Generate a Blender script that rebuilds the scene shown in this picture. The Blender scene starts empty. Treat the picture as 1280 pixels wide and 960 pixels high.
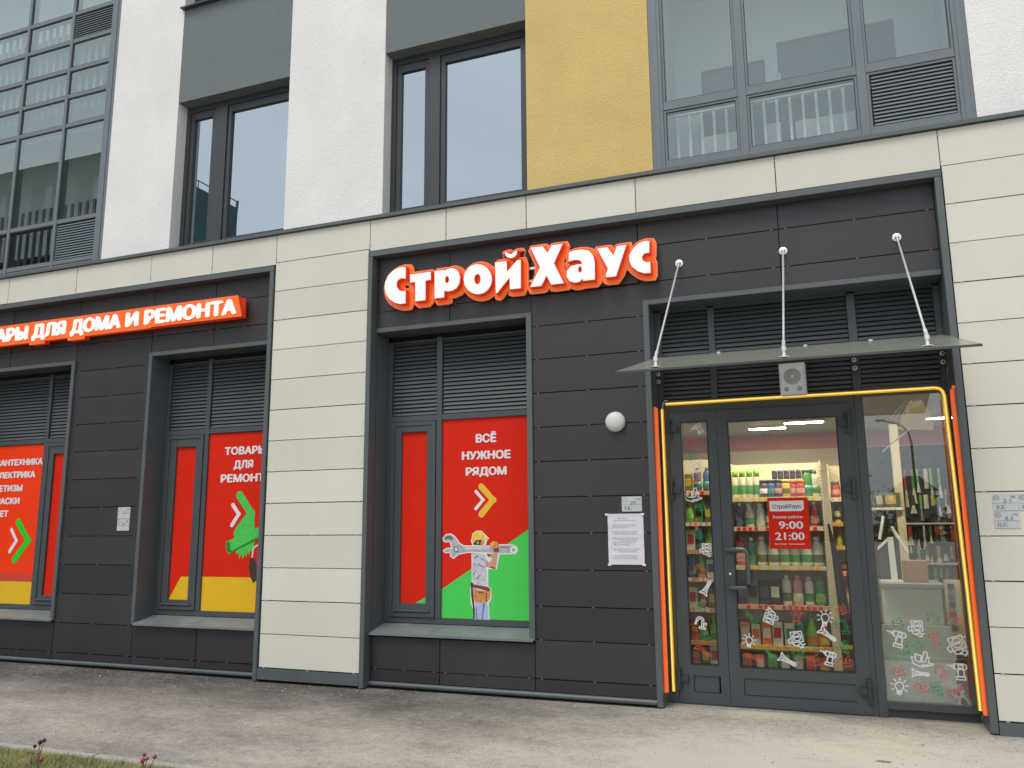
import bpy, bmesh, math, random
from mathutils import Vector, Matrix
from mathutils.geometry import tessellate_polygon
random.seed(7)
R = math.radians
SC = bpy.context.scene
COL = SC.collection

# ------------------------------------------------------------------ camera
cam = bpy.data.cameras.new("camera")
cam.sensor_width = 36.0
cam.lens = 1021.08 / 1280 * 36
cam.clip_start = 0.05
cam.clip_end = 2000
camo = bpy.data.objects.new("camera", cam)
COL.objects.link(camo)
yaw, pit, rol = -0.36560436, 0.17256564, -0.00805906
fw = Vector((math.sin(yaw)*math.cos(pit), math.cos(yaw)*math.cos(pit), math.sin(pit)))
rt = fw.cross(Vector((0, 0, 1))).normalized()
up = rt.cross(fw)
r2 = rt*math.cos(rol)+up*math.sin(rol)
u2 = -rt*math.sin(rol)+up*math.cos(rol)
M = Matrix((r2, u2, -fw)).transposed().to_4x4()
M.translation = Vector((0, -7.25, 1.55))
camo.matrix_world = M
SC.camera = camo

# ------------------------------------------------------------------ sky, sun, exposure
SUN_EL, SUN_AZ = 60, 196
w = bpy.data.worlds.new("World")
SC.world = w
w.use_nodes = True
nt = w.node_tree
bg = nt.nodes["Background"]
sky = nt.nodes.new("ShaderNodeTexSky")
sky.sky_type = 'NISHITA'
sky.sun_disc = False
sky.sun_elevation = R(SUN_EL)
sky.sun_rotation = R(SUN_AZ)
sky.dust_density = 4.0
sky.air_density = 1.0
hs = nt.nodes.new("ShaderNodeHueSaturation")
hs.inputs["Saturation"].default_value = 0.22
tcw = nt.nodes.new("ShaderNodeTexCoord")
nzw = nt.nodes.new("ShaderNodeTexNoise")
nzw.inputs["Scale"].default_value = 2.2
nzw.inputs["Detail"].default_value = 4
mpw = nt.nodes.new("ShaderNodeMapping")
mpw.inputs["Scale"].default_value = (1, 1, 3)
crw = nt.nodes.new("ShaderNodeMapRange")
crw.inputs["To Min"].default_value = 0.86
crw.inputs["To Max"].default_value = 1.14
mlw = nt.nodes.new("ShaderNodeVectorMath")
mlw.operation = 'SCALE'
mxw = nt.nodes.new("ShaderNodeMix")
mxw.data_type = 'RGBA'
mxw.inputs["Factor"].default_value = 0.72
mxw.inputs["B"].default_value = (5.6, 6.05, 6.7, 1)
nt.links.new(sky.outputs[0], hs.inputs["Color"])
nt.links.new(hs.outputs[0], mxw.inputs["A"])
nt.links.new(tcw.outputs["Generated"], mpw.inputs[0])
nt.links.new(mpw.outputs[0], nzw.inputs["Vector"])
nt.links.new(nzw.outputs["Fac"], crw.inputs["Value"])
nt.links.new(mxw.outputs["Result"], mlw.inputs[0])
nt.links.new(crw.outputs[0], mlw.inputs["Scale"])
nt.links.new(mlw.outputs[0], bg.inputs["Color"])
bg.inputs["Strength"].default_value = 0.15
sl = bpy.data.lights.new("sun", 'SUN')
sl.energy = 1.3
sl.angle = R(26)
sl.color = (1.0, 0.975, 0.93)
so = bpy.data.objects.new("sun", sl)
so.rotation_euler = (R(90-SUN_EL), 0, R(-14))
COL.objects.link(so)
SC.view_settings.view_transform = 'Standard'
SC.view_settings.look = 'None'
SC.view_settings.exposure = 0.2
SC.view_settings.gamma = 1.0
SC.cycles.max_bounces = 8
SC.cycles.transparent_max_bounces = 12
SC.cycles.glossy_bounces = 4
SC.cycles.caustics_reflective = False
SC.cycles.caustics_refractive = False
SC.cycles.sample_clamp_indirect = 4.0


# ------------------------------------------------------------------ materials
def lin(c):
    return tuple(((v/255)/12.92 if v/255 <= 0.04045 else ((v/255+0.055)/1.055)**2.4) for v in c[:3])+(1,)


def mat(name, col, rough=0.6, metal=0.0, noise=0.06, nscale=6.0, bump=0.0, bscale=60.0, spec=0.5, coat=0.0, fine=0.0, emit=None, es=0.0, rv=0.0, streak=0.0):
    """col is linear rgb; noise is the +- share of slow colour wear, fine the share of grain"""
    m = bpy.data.materials.new(name)
    m.use_nodes = True
    t = m.node_tree
    b = t.nodes["Principled BSDF"]
    b.inputs["Roughness"].default_value = rough
    b.inputs["Metallic"].default_value = metal
    b.inputs["Specular IOR Level"].default_value = spec
    b.inputs["Coat Weight"].default_value = coat
    b.inputs["Coat Roughness"].default_value = 0.08
    tc = t.nodes.new("ShaderNodeTexCoord")
    mp = t.nodes.new("ShaderNodeMapping")
    t.links.new(tc.outputs["Object"], mp.inputs[0])
    n = t.nodes.new("ShaderNodeTexNoise")
    n.inputs["Scale"].default_value = nscale
    n.inputs["Detail"].default_value = 6
    n.inputs["Roughness"].default_value = 0.62
    if streak:
        mp.inputs["Scale"].default_value = (1, 1, streak)
    t.links.new(mp.outputs[0], n.inputs["Vector"])
    mr = t.nodes.new("ShaderNodeMapRange")
    mr.inputs["From Min"].default_value = 0.3
    mr.inputs["From Max"].default_value = 0.7
    mr.inputs["To Min"].default_value = 1-noise
    mr.inputs["To Max"].default_value = 1+noise
    t.links.new(n.outputs["Fac"], mr.inputs["Value"])
    sc = t.nodes.new("ShaderNodeVectorMath")
    sc.operation = 'SCALE'
    sc.inputs[0].default_value = col[:3]
    t.links.new(mr.outputs[0], sc.inputs["Scale"])
    last = sc
    if fine:
        n2 = t.nodes.new("ShaderNodeTexNoise")
        n2.inputs["Scale"].default_value = bscale
        n2.inputs["Detail"].default_value = 3
        t.links.new(tc.outputs["Object"], n2.inputs["Vector"])
        m2 = t.nodes.new("ShaderNodeMapRange")
        m2.inputs["From Min"].default_value = 0.3
        m2.inputs["From Max"].default_value = 0.7
        m2.inputs["To Min"].default_value = 1-fine
        m2.inputs["To Max"].default_value = 1+fine
        t.links.new(n2.outputs["Fac"], m2.inputs["Value"])
        s2 = t.nodes.new("ShaderNodeVectorMath")
        s2.operation = 'SCALE'
        t.links.new(sc.outputs[0], s2.inputs[0])
        t.links.new(m2.outputs[0], s2.inputs["Scale"])
        last = s2
    t.links.new(last.outputs[0], b.inputs["Base Color"])
    if rv:
        m3 = t.nodes.new("ShaderNodeMapRange")
        m3.inputs["From Min"].default_value = 0.3
        m3.inputs["From Max"].default_value = 0.7
        m3.inputs["To Min"].default_value = max(0, rough-rv)
        m3.inputs["To Max"].default_value = rough+rv
        t.links.new(n.outputs["Fac"], m3.inputs["Value"])
        t.links.new(m3.outputs[0], b.inputs["Roughness"])
    if bump:
        nb = t.nodes.new("ShaderNodeTexNoise")
        nb.inputs["Scale"].default_value = bscale
        nb.inputs["Detail"].default_value = 4
        t.links.new(tc.outputs["Object"], nb.inputs["Vector"])
        bp = t.nodes.new("ShaderNodeBump")
        bp.inputs["Strength"].default_value = bump
        bp.inputs["Distance"].default_value = 0.01
        t.links.new(nb.outputs["Fac"], bp.inputs["Height"])
        t.links.new(bp.outputs[0], b.inputs["Normal"])
    if emit:
        b.inputs["Emission Color"].default_value = emit
        b.inputs["Emission Strength"].default_value = es
    return m


def glassmat(name, refl, tint, rough=0.0, boost=1.0, wob=0.0, gcol=(0.93, 0.96, 1.0)):
    m = bpy.data.materials.new(name)
    m.use_nodes = True
    t = m.node_tree
    t.nodes.remove(t.nodes["Principled BSDF"])
    out = t.nodes["Material Output"]
    tr = t.nodes.new("ShaderNodeBsdfTransparent")
    tr.inputs[0].default_value = tint+(1,)
    gl = t.nodes.new("ShaderNodeBsdfGlossy")
    gl.inputs["Roughness"].default_value = rough
    gl.inputs["Color"].default_value = gcol+(1,)
    fr = t.nodes.new("ShaderNodeFresnel")
    fr.inputs[0].default_value = 1.5
    mm = t.nodes.new("ShaderNodeMath")
    mm.operation = 'MULTIPLY_ADD'
    mm.inputs[1].default_value = boost
    mm.inputs[2].default_value = refl
    mm.use_clamp = True
    mx = t.nodes.new("ShaderNodeMixShader")
    t.links.new(fr.outputs[0], mm.inputs[0])
    # a pane has two faces: let the one the ray enters by do the mirroring and tinting, the other none
    geo = t.nodes.new("ShaderNodeNewGeometry")
    inv = t.nodes.new("ShaderNodeMath")
    inv.operation = 'SUBTRACT'
    inv.inputs[0].default_value = 1.0
    t.links.new(geo.outputs["Backfacing"], inv.inputs[1])
    mu = t.nodes.new("ShaderNodeMath")
    mu.operation = 'MULTIPLY'
    t.links.new(mm.outputs[0], mu.inputs[0])
    t.links.new(inv.outputs[0], mu.inputs[1])
    tm = t.nodes.new("ShaderNodeMix")
    tm.data_type = 'RGBA'
    tm.inputs["A"].default_value = tint+(1,)
    tm.inputs["B"].default_value = (1, 1, 1, 1)
    t.links.new(geo.outputs["Backfacing"], tm.inputs["Factor"])
    t.links.new(tm.outputs["Result"], tr.inputs[0])
    t.links.new(mu.outputs[0], mx.inputs[0])
    t.links.new(tr.outputs[0], mx.inputs[1])
    t.links.new(gl.outputs[0], mx.inputs[2])
    t.links.new(mx.outputs[0], out.inputs[0])
    if wob:
        tc = t.nodes.new("ShaderNodeTexCoord")
        n = t.nodes.new("ShaderNodeTexNoise")
        n.inputs["Scale"].default_value = 1.6
        n.inputs["Detail"].default_value = 1
        bp = t.nodes.new("ShaderNodeBump")
        bp.inputs["Strength"].default_value = wob
        bp.inputs["Distance"].default_value = 0.02
        t.links.new(tc.outputs["Object"], n.inputs["Vector"])
        t.links.new(n.outputs["Fac"], bp.inputs["Height"])
        t.links.new(bp.outputs[0], gl.inputs["Normal"])
    return m


def mixmat(name, col, alpha, rough=0.4, gloss=0.05):
    """a tinted sheet that partly lets what is behind show through"""
    m = bpy.data.materials.new(name)
    m.use_nodes = True
    t = m.node_tree
    b = t.nodes["Principled BSDF"]
    b.inputs["Base Color"].default_value = col[:3]+(1,)
    b.inputs["Roughness"].default_value = rough
    tc = t.nodes.new("ShaderNodeTexCoord")
    n = t.nodes.new("ShaderNodeTexNoise")
    n.inputs["Scale"].default_value = 5
    n.inputs["Detail"].default_value = 8
    mr = t.nodes.new("ShaderNodeMapRange")
    mr.inputs["To Min"].default_value = alpha-0.09
    mr.inputs["To Max"].default_value = min(1, alpha+0.09)
    t.links.new(tc.outputs["Object"], n.inputs["Vector"])
    t.links.new(n.outputs["Fac"], mr.inputs["Value"])
    t.links.new(mr.outputs[0], b.inputs["Alpha"])
    return m


MT = {}
MT['plaster'] = mat('white_plaster', (0.765, 0.755, 0.730), 0.92, noise=0.06, nscale=1.0, bump=0.55, bscale=55, fine=0.05, spec=0.2)
MT['yellow'] = mat('ochre_plaster', (0.625, 0.465, 0.180), 0.92, noise=0.07, nscale=1.4, bump=0.55, bscale=55, fine=0.07, spec=0.2)
MT['lintel'] = mat('grey_plaster', (0.162, 0.186, 0.190), 0.9, noise=0.04, nscale=2.0, bump=0.3, bscale=55, fine=0.04, spec=0.2)
MT['beige'] = mat('beige_fibre_cement', (0.665, 0.632, 0.540), 0.7, noise=0.03, nscale=1.6, streak=.3, fine=0.015, bscale=90, spec=0.25, rv=0.05)
MT['beige2'] = mat('beige_fibre_cement_pale', (0.690, 0.655, 0.562), 0.7, noise=0.03, nscale=1.6, streak=.3, fine=0.015, bscale=90, spec=0.25)
MT['beige3'] = mat('beige_fibre_cement_deep', (0.640, 0.608, 0.518), 0.7, noise=0.035, nscale=1.6, streak=.3, fine=0.015, bscale=90, spec=0.25)
MT['dark'] = mat('charcoal_fibre_cement', (0.023, 0.0225, 0.025), 0.50, noise=0.13, nscale=2.4, streak=.4, fine=0.08, bscale=120, spec=0.60, rv=0.08)
MT['dark2'] = mat('charcoal_fibre_cement_pale', (0.028, 0.027, 0.030), 0.50, noise=0.13, nscale=2.4, streak=.4, fine=0.08, bscale=120, spec=0.60, rv=0.08)
MT['dark3'] = mat('charcoal_fibre_cement_deep', (0.020, 0.020, 0.022), 0.48, noise=0.10, nscale=2.2, fine=0.06, bscale=120, spec=0.60)
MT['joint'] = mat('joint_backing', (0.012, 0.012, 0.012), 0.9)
MT['trim'] = mat('grey_green_metal_trim', (0.092, 0.108, 0.112), 0.42, noise=0.06, nscale=3, spec=0.5, rv=0.1)
MT['frame'] = mat('slate_window_frame', (0.062, 0.074, 0.079), 0.42, noise=0.05, nscale=3, spec=0.5, rv=0.08)
MT['frameup'] = mat('pale_grey_glazing_frame', (0.155, 0.18, 0.196), 0.45, noise=0.05, nscale=3, spec=0.4)
MT['framedk'] = mat('anthracite_window_frame', (0.042, 0.047, 0.054), 0.4, noise=0.05, nscale=3, spec=0.5)
MT['louv'] = mat('slate_louver', (0.066, 0.076, 0.08), 0.5, noise=0.06, nscale=4)
MT['sill'] = mat('grey_sill_sheet', (0.17, 0.19, 0.19), 0.45, noise=0.16, nscale=5, rv=0.12, streak=1)
MT['clip'] = mat('clip_metal', (0.42, 0.41, 0.38), 0.4, metal=0.3)
MT['steel'] = mat('brushed_steel', (0.78, 0.78, 0.78), 0.36, metal=0.6)
MT['zinc'] = mat('zinc_bracket', (0.3, 0.3, 0.3), 0.4, metal=0.6)
MT['white'] = mat('white_paint', (0.72, 0.72, 0.71), 0.55, noise=0.02)
MT['black'] = mat('black_plastic', (0.015, 0.015, 0.016), 0.5)
MT['concrete'] = mat('concrete_wall', (0.33, 0.32, 0.3), 0.9, noise=0.08)
MT['kerb'] = mat('concrete_kerb', (0.36, 0.34, 0.30), 0.9, noise=0.16, nscale=12, bump=0.4, bscale=80, fine=0.15)
MT['red'] = mat('red_film', (0.69, 0.024, 0.009), 0.6, noise=0.05, nscale=1.5, spec=0.10)
MT['redor'] = mat('bright_red_orange_film', (0.93, 0.045, 0.003), 0.5, noise=0.02, spec=0.2)
MT['redband'] = mat('dull_red_film', (0.60, 0.055, 0.035), 0.35, noise=0.02)
MT['green'] = mat('green_film', (0.075, 0.62, 0.10), 0.6, noise=0.03, spec=0.18)
MT['greenb'] = mat('bright_green_film', (0.012, 0.60, 0.015), 0.35)
MT['paint'] = mat('green_paint_print', (0.065, 0.56, 0.085), 0.42, noise=0.16, nscale=30)
MT['paintdk'] = mat('dark_green_paint_print', (0.02, 0.20, 0.03), 0.42, noise=0.5, nscale=40)
MT['yel'] = mat('yellow_film', (0.76, 0.47, 0.018), 0.5, noise=0.03, spec=0.25)
MT['yelc'] = mat('amber_film', (0.85, 0.47, 0.03), 0.42)
MT['film_white'] = mat('white_film', (0.80, 0.74, 0.76), 0.45, noise=0.02)
MT['paper'] = mat('white_paper', (0.66, 0.67, 0.71), 0.7, noise=0.04, nscale=8, bump=0.3, bscale=14)
MT['ink'] = mat('grey_ink', (0.16, 0.16, 0.18), 0.7)
MT['inkfaint'] = mat('faint_ink', (0.36, 0.36, 0.40), 0.7)
MT['plaque'] = mat('plaque_plate', (0.52, 0.54, 0.54), 0.4, noise=0.04)
MT['skin'] = mat('print_skin', (0.60, 0.30, 0.19), 0.5)
MT['shirt'] = mat('print_shirt', (0.56, 0.55, 0.62), 0.5, noise=0.22, nscale=26)
MT['shirtdk'] = mat('print_shirt_fold', (0.16, 0.16, 0.22), 0.5)
MT['jeans'] = mat('print_jeans', (0.42, 0.46, 0.66), 0.5, noise=0.25, nscale=30)
MT['jeansdk'] = mat('print_jeans_fold', (0.12, 0.15, 0.30), 0.5)
MT['leather'] = mat('print_leather', (0.62, 0.26, 0.06), 0.5, noise=0.3, nscale=40)
MT['leatherdk'] = mat('print_leather_dark', (0.20, 0.05, 0.04), 0.5)
MT['helmet'] = mat('print_helmet', (0.85, 0.55, 0.03), 0.5, noise=0.15, nscale=30)
MT['metalpr'] = mat('print_wrench_grey', (0.42, 0.43, 0.46), 0.5, noise=0.22, nscale=18)
MT['metaldk'] = mat('print_wrench_dark', (0.13, 0.14, 0.16), 0.5)
MT['hair'] = mat('print_hair', (0.05, 0.03, 0.02), 0.5)
MT['signred'] = mat('sign_red_casing', (0.55, 0.035, 0.010), 0.4, emit=(1.0, 0.07, 0.010, 1), es=0.16)
MT['signor'] = mat('sign_orange_plate', (0.80, 0.115, 0.010), 0.4, emit=(1.0, 0.15, 0.014, 1), es=0.26, noise=0.05)
MT['signface'] = mat('lit_sign_face', (0.80, 0.80, 0.78), 0.35, noise=0.01, emit=(1.0, 0.97, 0.94, 1), es=0.20)
MT['signface2'] = mat('lit_sign_face_pink', (0.80, 0.76, 0.74), 0.35, noise=0.01, emit=(1.0, 0.93, 0.90, 1), es=0.40)
MT['rim'] = mat('sign_pale_rim', (0.85, 0.27, 0.12), 0.4, emit=(1.0, 0.26, 0.11, 1), es=0.25)
MT['neony'] = mat('lit_yellow_neon', (0.72, 0.36, 0.02), 0.3, noise=0.02, emit=(1.0, 0.56, 0.015, 1), es=0.42)
MT['neoncore'] = mat('lit_yellow_core', (0.9, 0.75, 0.25), 0.3, emit=(1.0, 0.80, 0.28, 1), es=0.75)
MT['neono'] = mat('lit_orange_neon', (0.72, 0.12, 0.03), 0.3, noise=0.02, emit=(1.0, 0.15, 0.035, 1), es=0.42)
MT['lampface'] = mat('opal_lamp', (0.66, 0.65, 0.65), 0.5, noise=0.02)
MT['speaker'] = mat('white_speaker_box', (0.86, 0.88, 0.92), 0.45)
MT['grille'] = mat('speaker_grille', (0.42, 0.45, 0.49), 0.5, noise=0.1, nscale=120)
MT['cream'] = mat('cream_shelf_metal', (0.62, 0.54, 0.38), 0.5, noise=0.05)
MT['orangeshelf'] = mat('orange_price_rail', (0.68, 0.34, 0.17), 0.5, noise=0.10, nscale=8)
MT['creamwall'] = mat('cream_wall', (0.62, 0.56, 0.44), 0.8, noise=0.03)
MT['pinkband'] = mat('pink_wall_band', (0.55, 0.22, 0.21), 0.8, noise=0.05)
MT['ceil'] = mat('shop_ceiling', (0.56, 0.54, 0.52), 0.85)
MT['tile'] = mat('shop_floor_tile', (0.30, 0.27, 0.23), 0.4, noise=0.1)
MT['tubelight'] = mat('ceiling_light_panel', (0.9, 0.9, 0.85), 0.4, emit=(1, 0.92, 0.66, 1), es=50.0)
MT['grey'] = mat('grey_steel', (0.22, 0.23, 0.24), 0.5)
MT['grey2'] = mat('railing_grey', (0.36, 0.38, 0.38), 0.6)
MT['grey3'] = mat('railing_dark_grey', (0.10, 0.11, 0.11), 0.6)
MT['dimclip'] = mat('dark_clip', (0.13, 0.13, 0.13), 0.45)
MT['pegboard'] = mat('dark_pegboard', (0.035, 0.038, 0.022), 0.8, noise=0.5, nscale=14)
MT['pale'] = mat('pale_grey_panel', (0.60, 0.65, 0.57), 0.5, noise=0.06)
MT['counter'] = mat('counter_front', (0.62, 0.64, 0.52), 0.6, noise=0.04)
MT['carton'] = mat('carton', (0.28, 0.17, 0.09), 0.8)
MT['room'] = mat('dim_room_wall', (0.30, 0.30, 0.29), 0.9)
MT['loggia'] = mat('loggia_wall', (0.78, 0.80, 0.79), 0.9, noise=0.02)
MT['slab'] = mat('slab_concrete', (0.45, 0.45, 0.44), 0.9)
MT['glassup'] = glassmat('reflecting_window_glass', 0.42, (0.30, 0.36, 0.40), gcol=(0.82, 0.93, 1.0), wob=0.012)
MT['glassloggia'] = glassmat('loggia_glass', 0.13, (0.76, 0.80, 0.80), boost=0.9, gcol=(0.85, 0.96, 0.96), wob=0.012)
MT['glasscw'] = glassmat('curtain_wall_glass', 0.20, (0.72, 0.80, 0.78), boost=1.0, gcol=(0.82, 0.96, 0.93), wob=0.012)
MT['glasscwdk'] = glassmat('curtain_wall_lower_glass', 0.05, (0.55, 0.60, 0.62), wob=0.012)
MT['glassshop'] = glassmat('shop_glass', 0.02, (0.93, 0.94, 0.91), boost=0.8)
MT['glassside'] = glassmat('shop_side_glass', 0.12, (0.88, 0.90, 0.87), boost=1.0)
MT['glassfilm'] = glassmat('glass_before_film', 0.0, (1.0, 1.0, 1.0), boost=0.22)
MT['canopy'] = mixmat('tinted_canopy_glass', (0.31, 0.325, 0.265), 0.66, 0.25)
MT['canopyedge'] = mat('canopy_edge', (0.05, 0.06, 0.05), 0.3)
MT['vw'] = mat('white_vinyl', (0.82, 0.82, 0.82), 0.5, noise=0.01)
MT['vg'] = mixmat('green_vinyl', (0.03, 0.40, 0.12), 0.5)
MT['vr'] = mixmat('red_vinyl', (0.75, 0.12, 0.06), 0.58)
MT['oppgreen'] = mat('far_dark_green_wall', (0.055, 0.115, 0.105), 0.9, noise=0.03)
MT['oppgrey'] = mat('far_grey_wall', (0.20, 0.20, 0.195), 0.9, noise=0.05, nscale=0.4)
MT['oppwin'] = mat('far_window_dark', (0.02, 0.022, 0.025), 0.3)
MT['oppwinpale'] = mat('far_window_pale', (0.25, 0.26, 0.26), 0.5)
MT['bark'] = mat('bark', (0.06, 0.045, 0.03), 0.9)
MT['leafdk'] = mat('far_foliage', (0.035, 0.045, 0.018), 0.9, noise=0.4, nscale=1.0)
MT['roofbr'] = mat('brown_roof', (0.05, 0.03, 0.022), 0.8)
MT['post'] = mat('lamp_post_metal', (0.03, 0.03, 0.032), 0.5)
MT['stem'] = mat('rose_stem', (0.10, 0.055, 0.045), 0.8)
MT['hip'] = mat('rose_hip_red', (0.28, 0.045, 0.035), 0.5, noise=0.3, nscale=60)
MT['hipdk'] = mat('withered_bud', (0.035, 0.02, 0.018), 0.8)
MT['rleaf'] = mat('rose_leaf', (0.10, 0.12, 0.05), 0.7)


def asphalt_material():
    m = bpy.data.materials.new('worn_asphalt')
    m.use_nodes = True
    t = m.node_tree
    L = t.links.new
    b = t.nodes["Principled BSDF"]
    b.inputs["Roughness"].default_value = 0.9
    b.inputs["Specular IOR Level"].default_value = 0.25
    tc = t.nodes.new("ShaderNodeTexCoord")

    def noise(s, d, rr=0.6, vec=None):
        n = t.nodes.new("ShaderNodeTexNoise")
        n.inputs["Scale"].default_value = s
        n.inputs["Detail"].default_value = d
        n.inputs["Roughness"].default_value = rr
        L(vec or tc.outputs["Object"], n.inputs["Vector"])
        return n
    # patches of dust: pale where feet and dust gather, dark damp tar elsewhere
    big = noise(0.55, 5, 0.6)
    mp = t.nodes.new("ShaderNodeMapping")
    mp.inputs["Scale"].default_value = (1.0, 1.7, 1)
    mp.inputs["Rotation"].default_value = (0, 0, R(12))
    L(tc.outputs["Object"], mp.inputs[0])
    streak = noise(1.4, 8, 0.68, mp.outputs[0])
    fine = noise(70, 3, 0.7)
    mid = noise(14, 5, 0.7)
    sep = t.nodes.new("ShaderNodeSeparateXYZ")
    L(tc.outputs["Object"], sep.inputs[0])
    # tar strip left along the wall foot, worn away by the entrance
    mrx = t.nodes.new("ShaderNodeMapRange")
    mrx.inputs["From Min"].default_value = -4.5
    mrx.inputs["From Max"].default_value = -0.9
    mrx.inputs["To Min"].default_value = 0.0
    mrx.inputs["To Max"].default_value = 1.28
    L(sep.outputs["X"], mrx.inputs["Value"])
    mry = t.nodes.new("ShaderNodeMapRange")
    mry.inputs["From Min"].default_value = -0.15
    mry.inputs["From Max"].default_value = -1.5
    L(sep.outputs["Y"], mry.inputs["Value"])

    def math_(op, a, c, clamp=False):
        n = t.nodes.new("ShaderNodeMath")
        n.operation = op
        n.use_clamp = clamp
        for i, v in enumerate((a, c)):
            if isinstance(v, (int, float)):
                n.inputs[i].default_value = v
            else:
                L(v, n.inputs[i])
        return n.outputs[0]
    a = math_('MULTIPLY', mrx.outputs[0], 0.62)
    bb = math_('MULTIPLY', mry.outputs[0], 0.62)
    base = math_('MAXIMUM', a, bb)
    dx = math_('MULTIPLY', mrx.outputs[0], mry.outputs[0])
    base = math_('ADD', base, math_('MULTIPLY', dx, 0.28))
    s1 = math_('MULTIPLY', math_('SUBTRACT', streak.outputs["Fac"], 0.5), 1.05)
    s2 = math_('MULTIPLY', math_('SUBTRACT', big.outputs["Fac"], 0.5), 0.8)
    s3 = math_('MULTIPLY', math_('SUBTRACT', mid.outputs["Fac"], 0.5), 0.9)
    f = math_('ADD', math_('ADD', base, s1), math_('ADD', s2, s3), False)
    s4 = math_('MULTIPLY', math_('SUBTRACT', fine.outputs["Fac"], 0.5), 1.5)
    f = math_('ADD', f, s4, True)
    cr = t.nodes.new("ShaderNodeValToRGB")
    e = cr.color_ramp.elements
    e[0].position = 0.0
    e[0].color = (0.085, 0.078, 0.072, 1)
    e[1].position = 1.0
    e[1].color = (0.49, 0.455, 0.40, 1)
    e2 = cr.color_ramp.elements.new(0.5)
    e2.color = (0.27, 0.245, 0.212, 1)
    L(f, cr.inputs[0])
    L(cr.outputs[0], b.inputs["Base Color"])
    bp = t.nodes.new("ShaderNodeBump")
    bp.inputs["Strength"].default_value = 0.7
    bp.inputs["Distance"].default_value = 0.012
    h = math_('ADD', fine.outputs["Fac"], mid.outputs["Fac"])
    L(h, bp.inputs["Height"])
    L(bp.outputs[0], b.inputs["Normal"])
    return m


MT['asphalt'] = asphalt_material()
MT['soil'] = mat('lawn_soil', (0.15, 0.145, 0.07), 0.95, noise=0.4, nscale=9, bump=0.6, bscale=60, fine=0.3)
MT['grass'] = mat('dry_green_grass', (0.32, 0.31, 0.13), 0.8, noise=0.45, nscale=9)


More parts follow.
